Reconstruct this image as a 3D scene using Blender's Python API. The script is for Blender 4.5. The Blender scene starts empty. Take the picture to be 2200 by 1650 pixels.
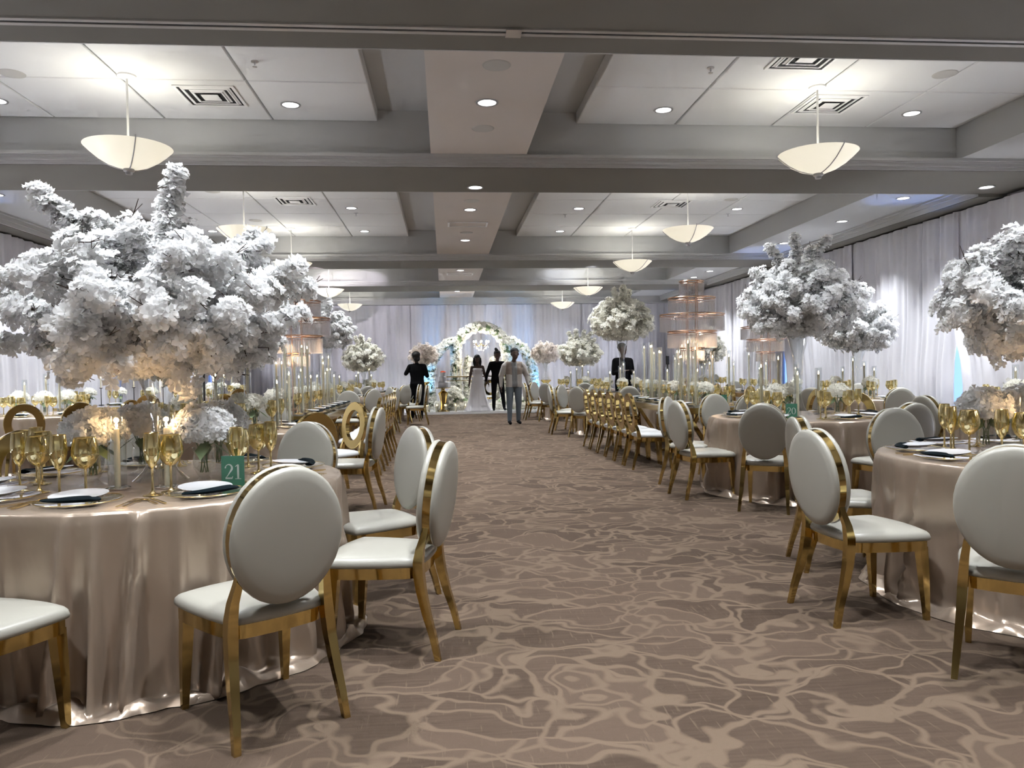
import bpy, math, random
import numpy as np
from mathutils import Vector, Matrix

# ------------------------------------------------------------------ camera, world, exposure
SC = bpy.context.scene
COL = SC.collection
FPX, CAMZ = 1652.0, 1.28
YAW, PITCH, ROLL = math.radians(5.0), math.radians(-1.0167), 0.016
def cam_axes():
    f = Vector((math.sin(YAW)*math.cos(PITCH), math.cos(YAW)*math.cos(PITCH), math.sin(PITCH)))
    r = Vector((math.cos(YAW), -math.sin(YAW), 0)); u = r.cross(f)
    return r*math.cos(ROLL)-u*math.sin(ROLL), r*math.sin(ROLL)+u*math.cos(ROLL), f
CR, CU, CF = cam_axes()
cd = bpy.data.cameras.new('camera'); cam = bpy.data.objects.new('camera', cd); COL.objects.link(cam)
cd.sensor_width = 36.0; cd.lens = FPX/2200*36.0; cd.clip_start = 0.05; cd.clip_end = 200
cam.matrix_world = Matrix(((CR.x, CU.x, -CF.x, 0), (CR.y, CU.y, -CF.y, 0), (CR.z, CU.z, -CF.z, CAMZ), (0, 0, 0, 1)))
SC.camera = cam
def in_frame(x, y, z=0.8, m=160):
    p = Vector((x, y, z-CAMZ)); d = p.dot(CF)
    if d < 0.3: return False
    u = 1100+FPX*p.dot(CR)/d; v = 825-FPX*p.dot(CU)/d
    return -m < u < 2200+m and -m < v < 1650+m

w = bpy.data.worlds.new('world'); SC.world = w; w.use_nodes = True
w.node_tree.nodes['Background'].inputs[0].default_value = (0.6, 0.65, 0.75, 1)
w.node_tree.nodes['Background'].inputs[1].default_value = 0.02
SC.view_settings.view_transform = 'Standard'; SC.view_settings.look = 'None'
SC.view_settings.gamma = 1.0; SC.view_settings.use_curve_mapping = False
SC.view_settings.exposure = 1.90
cy = SC.cycles
cy.use_denoising = True; cy.caustics_reflective = False; cy.caustics_refractive = False
cy.max_bounces = 8; cy.diffuse_bounces = 6; cy.glossy_bounces = 4; cy.transmission_bounces = 4
cy.transparent_max_bounces = 14; cy.sample_clamp_indirect = 4.0
cy.use_adaptive_sampling = True; cy.adaptive_threshold = 0.12; cy.adaptive_min_samples = 12; cy.light_sampling_threshold = 0.02

PENDANT_W, DOWN_W, UP_W = 7.4, 114.0, 46.0
RND = random.Random(7)
CX = 0.44            # the hall's centre line
TAU = math.tau

# ------------------------------------------------------------------ mesh helpers
class MB:
    def __init__(s): s.v = []; s.f = []
    def add(s, v, f):
        b = len(s.v); s.v += [tuple(p) for p in v]; s.f += [tuple(i+b for i in q) for q in f]; return s
    def box(s, x0, x1, y0, y1, z0, z1):
        return s.add([(x0,y0,z0),(x1,y0,z0),(x1,y1,z0),(x0,y1,z0),(x0,y0,z1),(x1,y0,z1),(x1,y1,z1),(x0,y1,z1)],
                     [(3,2,1,0),(4,5,6,7),(0,1,5,4),(1,2,6,5),(2,3,7,6),(3,0,4,7)])
    def lathe(s, prof, n=24, c=(0,0,0), sx=1, sy=1, close=False):
        v = []; f = []
        for r, z in prof:
            for i in range(n):
                a = TAU*i/n; v.append((c[0]+r*sx*math.cos(a), c[1]+r*sy*math.sin(a), c[2]+z))
        m = len(prof)
        for j in range(m-1 if not close else m):
            k = (j+1) % m
            for i in range(n):
                f.append((j*n+i, j*n+(i+1)%n, k*n+(i+1)%n, k*n+i))
        if not close:
            if prof[0][0] > 1e-4: f.append(tuple(reversed(range(n))))
            if prof[-1][0] > 1e-4: f.append(tuple((m-1)*n+i for i in range(n)))
        return s.add(v, f)
    def shell(s, prof, n=24, c=(0,0,0)):      # lathe without caps
        v = []; f = []
        for r, z in prof:
            for i in range(n):
                a = TAU*i/n; v.append((c[0]+r*math.cos(a), c[1]+r*math.sin(a), c[2]+z))
        for j in range(len(prof)-1):
            for i in range(n): f.append((j*n+i, j*n+(i+1)%n, (j+1)*n+(i+1)%n, (j+1)*n+i))
        return s.add(v, f)
    def tube(s, path, rad, n=8, cap=True):
        path = [Vector(p) for p in path]
        if not isinstance(rad, (list, tuple)): rad = [rad]*len(path)
        v = []; f = []; up = Vector((0,0,1))
        pt = (path[1]-path[0]).normalized()
        nx = pt.cross(up if abs(pt.z) < .9 else Vector((1,0,0))).normalized()
        for i, p in enumerate(path):
            t = (path[min(i+1,len(path)-1)]-path[max(i-1,0)]).normalized()
            nx = (nx-t*nx.dot(t)).normalized(); ny = t.cross(nx)
            for k in range(n):
                a = TAU*k/n; v.append(p+nx*(rad[i]*math.cos(a))+ny*(rad[i]*math.sin(a)))
        for i in range(len(path)-1):
            for k in range(n): f.append((i*n+k, i*n+(k+1)%n, (i+1)*n+(k+1)%n, (i+1)*n+k))
        if cap:
            f.append(tuple(reversed(range(n)))); f.append(tuple((len(path)-1)*n+k for k in range(n)))
        return s.add(v, f)
    def sweep(s, path, sec):                   # rectangular bar: path points, per-point (hx, hy) half sizes along x and y
        v = []; f = []
        for (x,y,z), (hx,hy) in zip(path, sec):
            v += [(x-hx,y-hy,z),(x+hx,y-hy,z),(x+hx,y+hy,z),(x-hx,y+hy,z)]
        for i in range(len(path)-1):
            for k in range(4): f.append((i*4+k, i*4+(k+1)%4, i*4+4+(k+1)%4, i*4+4+k))
        f.append((3,2,1,0)); b = (len(path)-1)*4; f.append((b,b+1,b+2,b+3))
        return s.add(v, f)
    def ball(s, c, rx, ry=None, rz=None, n=12, m=8):
        ry = ry or rx; rz = rz or rx; v = [(c[0],c[1],c[2]-rz)]; f = []
        for j in range(1, m):
            t = math.pi*j/m
            for i in range(n):
                a = TAU*i/n; v.append((c[0]+rx*math.sin(t)*math.cos(a), c[1]+ry*math.sin(t)*math.sin(a), c[2]-rz*math.cos(t)))
        v.append((c[0],c[1],c[2]+rz)); e = len(v)-1
        for i in range(n):
            f.append((0, 1+(i+1)%n, 1+i)); f.append((e, 1+(m-2)*n+i, 1+(m-2)*n+(i+1)%n))
            for j in range(m-2): f.append((1+j*n+i, 1+j*n+(i+1)%n, 1+(j+1)*n+(i+1)%n, 1+(j+1)*n+i))
        return s.add(v, f)
    def xf(s, M):
        s.v = [tuple(M @ Vector(p)) for p in s.v]; return s
    def mesh(s, name, mat, smooth=True, angle=40):
        me = bpy.data.meshes.new(name); me.from_pydata(s.v, [], s.f); me.update()
        if mat: me.materials.append(mat)
        if smooth:
            me.polygons.foreach_set('use_smooth', [True]*len(me.polygons))
            try: me.set_sharp_from_angle(angle=math.radians(angle))
            except Exception: pass
        return me

def obj(name, me, parent=None, loc=(0,0,0), rz=0.0, label=None, cat=None, group=None, kind=None, rot=None, s=None):
    o = bpy.data.objects.new(name, me); COL.objects.link(o)
    o.location = loc; o.rotation_euler = rot or (0,0,rz)
    if s: o.scale = (s,s,s) if not isinstance(s, tuple) else s
    if parent: o.parent = parent
    if label: o['label'] = label
    if cat: o['category'] = cat
    if group: o['group'] = group
    if kind: o['kind'] = kind
    return o
def thing(parts, name, label, cat, loc, rz=0.0, group=None, s=None):
    """an Empty at the base with its parts: parts = [(name, mesh, [(sub, mesh)...]?, kind?)]"""
    r = obj(name, None, None, loc, rz, label, cat, group, s=s)
    r.empty_display_size = .1
    for p in parts:
        o = obj(p[0], p[1], r)
        if len(p) > 3 and p[3]: o['kind'] = p[3]
        if len(p) > 2 and p[2]:
            for q in p[2]:
                c = obj(q[0], q[1], o)
                if len(q) > 2: c['kind'] = q[2]
    return r

# ------------------------------------------------------------------ materials
def mat(name, col, rough=.5, metal=0.0, spec=.5, emis=None, estr=0.0, coat=0.0, sheen=0.0):
    m = bpy.data.materials.new(name); m.use_nodes = True
    b = m.node_tree.nodes['Principled BSDF']
    b.inputs['Base Color'].default_value = (*col, 1); b.inputs['Roughness'].default_value = rough
    b.inputs['Metallic'].default_value = metal; b.inputs['Specular IOR Level'].default_value = spec
    b.inputs['Coat Weight'].default_value = coat; b.inputs['Sheen Weight'].default_value = sheen
    if emis: b.inputs['Emission Color'].default_value = (*emis, 1); b.inputs['Emission Strength'].default_value = estr
    return m
def N(m): return m.node_tree.nodes, m.node_tree.links, m.node_tree.nodes['Principled BSDF']
def bump(m, scale, strength, dist=.01, detail=3, stretch=None):
    n, l, b = N(m); tc = n.new('ShaderNodeTexCoord'); t = n.new('ShaderNodeTexNoise'); bp = n.new('ShaderNodeBump')
    t.inputs['Scale'].default_value = scale; t.inputs['Detail'].default_value = detail
    src = tc.outputs['Object']
    if stretch:
        mp = n.new('ShaderNodeMapping'); mp.inputs['Scale'].default_value = stretch; l.new(src, mp.inputs[0]); src = mp.outputs[0]
    l.new(src, t.inputs['Vector']); l.new(t.outputs['Fac'], bp.inputs['Height'])
    bp.inputs['Strength'].default_value = strength; bp.inputs['Distance'].default_value = dist
    l.new(bp.outputs[0], b.inputs['Normal']); return m
def mottled(m, c2, scale=3.0, detail=4):
    n, l, b = N(m); tc = n.new('ShaderNodeTexCoord'); t = n.new('ShaderNodeTexNoise'); mx = n.new('ShaderNodeMix'); mx.data_type = 'RGBA'
    t.inputs['Scale'].default_value = scale; t.inputs['Detail'].default_value = detail
    l.new(tc.outputs['Object'], t.inputs['Vector']); l.new(t.outputs['Fac'], mx.inputs[0])
    mx.inputs[6].default_value = b.inputs['Base Color'].default_value; mx.inputs[7].default_value = (*c2, 1)
    l.new(mx.outputs[2], b.inputs['Base Color']); return m
def glassy(name, tint=(.96,.97,.97), gloss=(1,1,1), rough=.03, f0=.06, k=.85, ior=3.0):
    m = bpy.data.materials.new(name); m.use_nodes = True; n = m.node_tree.nodes; l = m.node_tree.links; n.clear()
    o = n.new('ShaderNodeOutputMaterial'); mx = n.new('ShaderNodeMixShader'); t = n.new('ShaderNodeBsdfTransparent'); g = n.new('ShaderNodeBsdfGlossy')
    fr = n.new('ShaderNodeLayerWeight'); fr.inputs['Blend'].default_value = .5; pw = n.new('ShaderNodeMath'); pw.operation = 'POWER'; pw.inputs[1].default_value = ior; l.new(fr.outputs['Facing'], pw.inputs[0])
    ma = n.new('ShaderNodeMath'); ma.operation = 'MULTIPLY_ADD'; ma.inputs[1].default_value = k; ma.inputs[2].default_value = f0; ma.use_clamp = True
    t.inputs[0].default_value = (*tint, 1); g.inputs[0].default_value = (*gloss, 1); g.inputs['Roughness'].default_value = rough
    l.new(pw.outputs[0], ma.inputs[0]); l.new(ma.outputs[0], mx.inputs[0]); l.new(t.outputs[0], mx.inputs[1]); l.new(g.outputs[0], mx.inputs[2]); l.new(mx.outputs[0], o.inputs[0])
    return m
def petalmat(name, col, tr=.35, var=None):
    m = bpy.data.materials.new(name); m.use_nodes = True; n = m.node_tree.nodes; l = m.node_tree.links; n.clear()
    o = n.new('ShaderNodeOutputMaterial'); mx = n.new('ShaderNodeMixShader'); d = n.new('ShaderNodeBsdfDiffuse'); t = n.new('ShaderNodeBsdfTranslucent')
    mx.inputs[0].default_value = tr
    tc = n.new('ShaderNodeTexCoord'); nz = n.new('ShaderNodeTexNoise'); nz.inputs['Scale'].default_value = 9
    cm = n.new('ShaderNodeMix'); cm.data_type = 'RGBA'; cm.inputs[6].default_value = (*col, 1); cm.inputs[7].default_value = (*(var or col), 1)
    l.new(tc.outputs['Object'], nz.inputs['Vector']); l.new(nz.outputs['Fac'], cm.inputs[0])
    l.new(cm.outputs[2], d.inputs[0]); l.new(cm.outputs[2], t.inputs[0])
    l.new(d.outputs[0], mx.inputs[1]); l.new(t.outputs[0], mx.inputs[2]); l.new(mx.outputs[0], o.inputs[0])
    return m
def emit(name, col, s, sample=True):
    m = mat(name, (.8,.8,.8), .5, emis=col, estr=s)
    if not sample: m.cycles.emission_sampling = 'NONE'
    return m

GOLD = mottled(mat('polished_gold', (.60,.45,.185), .09, 1.0), (.53,.39,.15), 6)
GOLDF = mat('gold_cutlery', (.84,.68,.36), .18, 1.0)
ROSEG = mat('rose_gold', (.72,.48,.36), .25, 1.0)
CREAM = bump(mottled(mat('cream_leatherette', (.355,.344,.303), .33, spec=.5), (.337,.327,.288), 4), 220, .08, .002)
WHITEV = bump(mat('white_vinyl', (.58,.59,.60), .32), 8, .15, .01)
SATIN = bump(mottled(mat('champagne_satin', (.43,.345,.275), .28, .45, .6), (.36,.285,.222), 2.5), 7, .30, .03, 3, (1,1,.5))
GLASS = glassy('clear_glass')
CRYSTAL = glassy('crystal', (.97,.96,.97), rough=.22, f0=.5, k=.45, ior=2.0)
AMBER = glassy('gold_mirrored_glass', (.97,.90,.58), (.97,.88,.55), .05, .62, .38, 1.6)
CHARG = glassy('charger_glass', (.95,.95,.94), f0=.08)
PLATE = mat('white_porcelain', (.66,.67,.70), .18)
NAVY = bump(mat('dark_teal_napkin', (.0025,.007,.010), .9, spec=.15), 90, .3, .004)
GREEN = mat('green_card', (.06,.205,.135), .3)
SILVER = mat('silver_print', (.62,.68,.64), .3, .3)
MIRROR = mat('mirror_top', (.80,.80,.82), .06, 1.0)
WAX = mat('ivory_wax', (.86,.78,.58), .5)
FLAME = emit('candle_flame', (1.0,.72,.36), 18, False)
TWIG = mat('dark_twig', (.055,.035,.025), .8)
PETAL = petalmat('white_blossom', (.97,.972,.975), .58, (.96,.964,.97))
PETALC = petalmat('cream_blossom', (.95,.935,.87), .5, (.92,.91,.84))
PETALP = petalmat('blush_blossom', (.95,.90,.84), .5, (.94,.87,.80))
LEAF = mat('leaf_green', (.16,.22,.11), .6)
CPAINT = bump(mat('panel_white', (.71,.715,.71), .8, spec=.2), 60, .04, .002)
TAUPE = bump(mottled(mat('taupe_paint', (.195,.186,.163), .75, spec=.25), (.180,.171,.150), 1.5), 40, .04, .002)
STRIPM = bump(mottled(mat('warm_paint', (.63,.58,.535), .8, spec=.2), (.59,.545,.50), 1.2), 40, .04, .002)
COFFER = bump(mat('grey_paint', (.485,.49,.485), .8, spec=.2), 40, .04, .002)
CROWN = bump(mat('crown_white', (.50,.50,.49), .6, spec=.3), 30, .03, .002)
WALLM = bump(mat('wall_paint', (.55,.53,.52), .8), 30, .05, .002)
DRAPE = mottled(mat('sheer_white_drape', (.70,.695,.74), .8, spec=.2, sheen=.2), (.66,.655,.70), 1.2)
BLACKM = mat('black_metal', (.015,.015,.017), .45)
DARK = mat('dark_slot', (.01,.01,.012), .9)
WMETAL = mat('white_enamel', (.80,.80,.79), .4)
STEEL = mat('brushed_steel', (.55,.55,.56), .35, 1.0)
BOWL = mat('alabaster_glass', (.85,.82,.70), .4, emis=(1.0,.93,.74), estr=.17)
LENS = emit('downlight_lens', (1.0,.98,.97), 3.0)
BLUEG = emit('blue_dusk_window', (.22,.40,.95), .42)
FRAME = mat('window_frame', (.4,.4,.4), .5)
STAGE = mat('gloss_white_stage', (.86,.86,.87), .12, coat=.4)
BLACKC = bump(mat('black_cloth', (.004,.004,.005), .95, spec=.12), 120, .2, .004)
SKIN = mat('brown_skin', (.06,.030,.020), .5)
HAIR = mat('black_hair', (.004,.0035,.0035), .7)
JACKET = bump(mat('pale_jacket', (.42,.39,.36), .7), 30, .3, .01)
JACKET2 = bump(mat('tan_jacket_panel', (.24,.19,.155), .7), 30, .3, .01)
SHIRT = bump(mat('grey_print_shirt', (.20,.20,.20), .8), 30, .3, .01)
JEANS = bump(mat('faded_denim', (.11,.135,.16), .85), 25, .4, .01)
LACE = bump(mat('white_gown', (.70,.68,.70), .6, sheen=.2), 60, .5, .01)

# ------------------------------------------------------------------ carpet
def carpet():
    m = bpy.data.materials.new('patterned_carpet'); m.use_nodes = True; n, l, b = N(m)
    def nd(t, **k):
        x = n.new('ShaderNode'+t)
        for a, v in k.items():
            if hasattr(x, a): setattr(x, a, v)
            else: x.inputs[a].default_value = v
        return x
    tc = nd('TexCoord')
    def warp(src, sc_, amt):
        nz = nd('TexNoise', Scale=sc_, Detail=1.0); l.new(tc.outputs['Object'], nz.inputs['Vector'])
        sub = nd('VectorMath', operation='SUBTRACT'); sub.inputs[1].default_value = (.5,.5,.5); l.new(nz.outputs['Color'], sub.inputs[0])
        sc = nd('VectorMath', operation='SCALE'); sc.inputs['Scale'].default_value = amt; l.new(sub.outputs[0], sc.inputs[0])
        ad = nd('VectorMath', operation='ADD'); l.new(src, ad.inputs[0]); l.new(sc.outputs[0], ad.inputs[1]); return ad
    ad = warp(warp(tc.outputs['Object'], 1.7, .75).outputs[0], 4.6, .36)
    mp = nd('Mapping'); mp.inputs['Scale'].default_value = (2.6, 4.0, 1); l.new(ad.outputs[0], mp.inputs[0])
    vo = nd('TexVoronoi', feature='DISTANCE_TO_EDGE', Randomness=1.0); vo.voronoi_dimensions = '2D'; vo.inputs['Scale'].default_value = 1.0; l.new(mp.outputs[0], vo.inputs['Vector'])
    vc = nd('TexVoronoi', feature='F1', Randomness=1.0); vc.voronoi_dimensions = '2D'; vc.inputs['Scale'].default_value = 1.0; l.new(mp.outputs[0], vc.inputs['Vector'])
    # second, sparser web of lines
    mp2 = nd('Mapping'); mp2.inputs['Scale'].default_value = (2.0, 3.3, 1); mp2.inputs['Location'].default_value = (3.3, 1.7, 0); mp2.inputs['Rotation'].default_value = (0,0,.5); l.new(ad.outputs[0], mp2.inputs[0])
    vo2 = nd('TexVoronoi', feature='DISTANCE_TO_EDGE', Randomness=1.0); vo2.voronoi_dimensions = '2D'; vo2.inputs['Scale'].default_value = 1.0; l.new(mp2.outputs[0], vo2.inputs['Vector'])
    n2 = nd('TexNoise', Scale=1.7, Detail=1.0); l.new(tc.outputs['Object'], n2.inputs['Vector'])
    wd = nd('MapRange'); wd.inputs['From Min'].default_value = .35; wd.inputs['From Max'].default_value = .75; wd.inputs['To Min'].default_value = .010; wd.inputs['To Max'].default_value = .066; l.new(n2.outputs['Fac'], wd.inputs[0])
    def line(src, k):
        wk = nd('Math', operation='MULTIPLY'); wk.inputs[1].default_value = k; l.new(wd.outputs[0], wk.inputs[0])
        lo = nd('Math', operation='SUBTRACT'); l.new(src, lo.inputs[0]); l.new(wk.outputs[0], lo.inputs[1])
        r = nd('MapRange'); r.inputs['From Min'].default_value = 0; r.inputs['From Max'].default_value = .05; r.inputs['To Min'].default_value = 1; r.inputs['To Max'].default_value = 0; l.new(lo.outputs[0], r.inputs[0]); return r.outputs[0]
    mx = nd('Math', operation='MAXIMUM'); l.new(line(vo.outputs['Distance'], 1.0), mx.inputs[0]); l.new(line(vo2.outputs['Distance'], .55), mx.inputs[1])
    # woven streaks and cell tone
    ms = nd('Mapping'); ms.inputs['Scale'].default_value = (3.0, 38.0, 1); ms.inputs['Rotation'].default_value = (0,0,.35); l.new(tc.outputs['Object'], ms.inputs[0])
    st = nd('TexNoise', Scale=1.6, Detail=3.0); l.new(ms.outputs[0], st.inputs['Vector'])
    ms2 = nd('Mapping'); ms2.inputs['Scale'].default_value = (60.0, 5.0, 1); ms2.inputs['Rotation'].default_value = (0,0,-.12); l.new(tc.outputs['Object'], ms2.inputs[0])
    st2 = nd('TexNoise', Scale=1.2, Detail=2.0); l.new(ms2.outputs[0], st2.inputs['Vector'])
    ce = nd('SeparateColor'); l.new(vc.outputs['Color'], ce.inputs[0])
    mixv = nd('Math', operation='ADD'); l.new(ce.outputs[0], mixv.inputs[0]); l.new(st.outputs['Fac'], mixv.inputs[1])
    tone = nd('MapRange'); tone.inputs['From Min'].default_value = .35; tone.inputs['From Max'].default_value = 1.25; l.new(mixv.outputs[0], tone.inputs[0])
    c1 = nd('Mix', data_type='RGBA'); c1.inputs[6].default_value = (.053,.0365,.0265,1); c1.inputs[7].default_value = (.088,.062,.0455,1); l.new(tone.outputs[0], c1.inputs[0])
    s2 = nd('MapRange'); s2.inputs['From Min'].default_value = .62; s2.inputs['From Max'].default_value = .72; s2.inputs['To Max'].default_value = .55; l.new(st2.outputs['Fac'], s2.inputs[0])
    c2 = nd('Mix', data_type='RGBA'); c2.inputs[7].default_value = (.125,.093,.066,1); l.new(s2.outputs[0], c2.inputs[0]); l.new(c1.outputs[2], c2.inputs[6])
    c3 = nd('Mix', data_type='RGBA'); c3.inputs[7].default_value = (.129,.094,.067,1); l.new(mx.outputs[0], c3.inputs[0]); l.new(c2.outputs[2], c3.inputs[6])
    l.new(c3.outputs[2], b.inputs['Base Color']); b.inputs['Roughness'].default_value = .95; b.inputs['Specular IOR Level'].default_value = .1
    fz = nd('TexNoise', Scale=260.0, Detail=2.0); l.new(tc.outputs['Object'], fz.inputs['Vector'])
    bp = nd('Bump', Strength=.5, Distance=.006); l.new(fz.outputs['Fac'], bp.inputs['Height']); l.new(bp.outputs[0], b.inputs['Normal'])
    return m
XL, XR, YB, YF = -7.1, 7.98, 26.6, -6.0
obj('floor', MB().box(XL-.4, XR+.4, YF-.2, YB+.3, -.12, 0).mesh('floor', carpet(), False), label='taupe carpet with a beige leaf-like line pattern', kind='structure')

# ------------------------------------------------------------------ walls and blue windows
WY = [5.0, 11.1, 17.2, 23.5]
def wall_side(x, sgn, side):
    mb = MB(); x0, x1 = (x, x+sgn*.25); a, bb = min(x0,x1), max(x0,x1)
    ys = [YF] ; y = YF
    for wy in WY:
        mb.box(a, bb, y, wy-.55, 0, 4.4); mb.box(a, bb, wy-.55, wy+.55, 0, .25); mb.box(a, bb, wy-.55, wy+.55, 2.3, 4.4); y = wy+.55
    mb.box(a, bb, y, YB, 0, 4.4)
    obj('wall_'+side, mb.mesh('wall', WALLM, False), kind='structure')
wall_side(XL, -1, 'left'); wall_side(XR, 1, 'right')
obj('wall_back', MB().box(XL-.25, XR+.25, YB, YB+.2, 0, 4.4).mesh('wall', WALLM, False), kind='structure')
obj('wall_front', MB().box(XL-.25, XR+.25, YF-.2, YF, 0, 4.4).mesh('wall', mat('front_wall_paint', (.72,.71,.69), .8), False), kind='structure')
pane = MB().box(-.01, .01, -.51, .51, .29, 2.26).mesh('pane', BLUEG, False)
wf = MB()
for y0, y1, z0, z1 in ((-.55,-.50,.25,2.3),(.50,.55,.25,2.3),(-.5,.5,.25,.30),(-.5,.5,2.25,2.3),(-.02,.02,.30,2.25)): wf.box(-.04,.04,y0,y1,z0,z1)
wfm = wf.mesh('window_frame', FRAME, False)
k = 0
for sx in (XL-.12, XR+.12):
    for wy in WY[1:]:
        k += 1
        r = obj('window_%d' % k, wfm, None, (sx, wy, 0), kind='structure'); obj('pane', pane, r)

# ------------------------------------------------------------------ ceiling: slab, beams, strip, soffits, panels
ZC, ZP, ZS, ZB = 4.31, 4.18, 3.79, 3.66
ceil = obj('ceiling', MB().box(XL-.25, XR+.25, YF-.2, YB+.2, ZC, ZC+.1).mesh('ceiling', COFFER, False), label='coffered white ceiling with taupe beams', kind='structure')
BEAMS = [(4.45,5.75),(9.05,10.28),(16.65,17.9),(21.5,23.0)]
BAYS = [(-1.9,4.45),(5.75,9.05),(10.28,16.65),(17.9,21.5),(23.0,26.3)]
def crown(y, d, x0=XL, x1=XR):      # stepped moulding along x on a beam face at y, projecting in -d direction
    mb = MB()
    for (p, z0, z1) in ((.10,3.755,3.79),(.075,3.735,3.755),(.055,3.70,3.735),(.03,3.685,3.70),(.015,3.662,3.685)):
        a, b2 = sorted((y, y+d*p)); mb.box(x0, x1, a, b2, z0, z1)
    return mb.mesh('crown_moulding', CROWN, False)
for i, (a, b2) in enumerate(BEAMS):
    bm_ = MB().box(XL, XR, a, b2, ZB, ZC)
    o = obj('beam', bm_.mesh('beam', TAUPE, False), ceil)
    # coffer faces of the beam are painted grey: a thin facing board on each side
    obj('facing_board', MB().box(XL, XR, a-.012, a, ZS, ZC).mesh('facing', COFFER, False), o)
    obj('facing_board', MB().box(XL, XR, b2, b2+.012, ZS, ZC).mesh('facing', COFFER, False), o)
    obj('crown_moulding', crown(a-.012, -1), o); obj('crown_moulding', crown(b2+.012, 1), o)
    if i == 0:
        tr = MB().box(XL, XR, 5.36, 5.40, ZB-.012, ZB); tr.box(XL, XR, 5.43, 5.47, ZB-.012, ZB)
        obj('partition_track', tr.mesh('track', mat('track_grey', (.45,.44,.42), .4, .3), False), o)
        obj('track_slot', MB().box(XL, XR, 5.40, 5.43, ZB-.004, ZB).mesh('slot', DARK, False), o)
        obj('track_plate', MB().box(.47, .58, 5.35, 5.48, ZB-.02, ZB-.013).mesh('plate', STEEL, False), o)
o = obj('beam', MB().box(XL, XR, -3.2, -1.9, ZB, ZC).mesh('beam', TAUPE, False), ceil)
o = obj('beam', MB().box(XL, XR, 26.3, YB, 3.56, ZC).mesh('beam', COFFER, False), ceil); obj('crown_moulding', crown(26.3, -1), o)
PL = [-.71,-1.90,-3.09,-4.28,-5.47]; PR = [1.59,2.79,3.98,5.17,6.35]
pcache = {}
def panel_at(x0, x1, y0, y1):
    g = .009; dx, dy = round(x1-x0-2*g, 3), round(y1-y0-2*g, 3)
    if (dx,dy) not in pcache:
        e = .008; mb = MB()
        mb.add([(e,e,0),(dx-e,e,0),(dx-e,dy-e,0),(e,dy-e,0),(0,0,e),(dx,0,e),(dx,dy,e),(0,dy,e),(0,0,.128),(dx,0,.128),(dx,dy,.128),(0,dy,.128)],
               [(3,2,1,0),(0,1,5,4),(1,2,6,5),(2,3,7,6),(3,0,4,7),(4,5,9,8),(5,6,10,9),(6,7,11,10),(7,4,8,11),(8,9,10,11)])
        pcache[(dx,dy)] = mb.mesh('panel', CPAINT, False)
    obj('panel', pcache[(dx,dy)], ceil, (x0+g, y0+g, ZP))
for bi, (a, b2) in enumerate(BAYS):
    obj('center_strip', MB().box(CX-.555, CX+.555, a, b2, ZS, ZC).mesh('strip', STRIPM, False), ceil)
    for s, (xa, xb, xc) in enumerate(((-5.47,-6.67,XL),(6.35,7.55,XR))):
        xo = sorted((xa, xb)); o = obj('side_soffit', MB().box(xo[0], xo[1], a, b2, ZS, ZC).mesh('soffit', COFFER, False), ceil)
        x3 = sorted((xb, xc)); obj('wall_cornice', MB().box(x3[0], x3[1], a, b2, 3.62, ZC).mesh('cornice', TAUPE, False), o)
        d = -1 if s else 1; mb = MB()
        for (p, z0, z1) in ((.09,3.76,3.789),(.05,3.70,3.76),(.02,3.63,3.70)):
            xx = sorted((xb, xb+d*p)); mb.box(xx[0], xx[1], a, b2, z0, z1)
        obj('crown_moulding', mb.mesh('crown', CROWN, False), o)
    rows = [b2-.014]
    while rows[-1]-1.19 > a+.35: rows.append(rows[-1]-1.19)
    rows.append(a+.014)
    if bi == 0: rows = [b2, a]
    for j in range(len(rows)-1):
        for c in range(4):
            panel_at(PL[c+1], PL[c], rows[j+1], rows[j]); panel_at(PR[c], PR[c+1], rows[j+1], rows[j])

# ------------------------------------------------------------------ wall drapes
def drape_mesh(width, seed, gap0, gap1, h=3.6, normal=1, amp=.05, dens=46):
    """pleated sheet along +x (0..width), folds along y; bottom edges pulled aside by gap0/gap1"""
    r = random.Random(seed); nx = int(width*dens); zs = [0,.25,.6,.95,1.3,1.65,2.0,2.6,3.2,h]
    ph = [r.uniform(0,TAU) for _ in range(5)]; fr = [r.uniform(3.0,4.4), r.uniform(6,8), r.uniform(10,13), r.uniform(1,1.6), r.uniform(16,20)]
    v = []; f = []
    for zi, z in enumerate(zs):
        pull = max(0, min(1, (1.85-z)/.7)); e0, e1 = gap0*pull, gap1*pull
        for i in range(nx+1):
            t = i/nx; x = e0+(width-e0-e1)*t
            u = t*width
            y = amp*(.8*math.sin(fr[0]*u*TAU/1.6+ph[0]+.4*math.sin(fr[3]*u+ph[3]))+.5*math.sin(fr[1]*u*TAU/1.6+ph[1]+.12*z)+.32*math.sin(fr[2]*u*TAU/1.6+ph[2]-.1*z))
            y = y*(.55+.45*math.sin(fr[3]*u+ph[4])**2)*(1 if z < 3.3 else .7)
            v.append((x, y*normal, z))
    for zi in range(len(zs)-1):
        for i in range(nx): f.append((zi*(nx+1)+i, zi*(nx+1)+i+1, (zi+1)*(nx+1)+i+1, (zi+1)*(nx+1)+i))
    return MB().add(v, f).mesh('drape', DRAPE, True, 180)
SP = [(-.2,5.0),(5.0,8.1),(8.1,11.1),(11.1,14.2),(14.2,17.2),(17.2,20.4),(20.4,23.5),(23.5,26.5)]
names = ['nearest','second','third','fourth','fifth','sixth','seventh','eighth']
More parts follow.
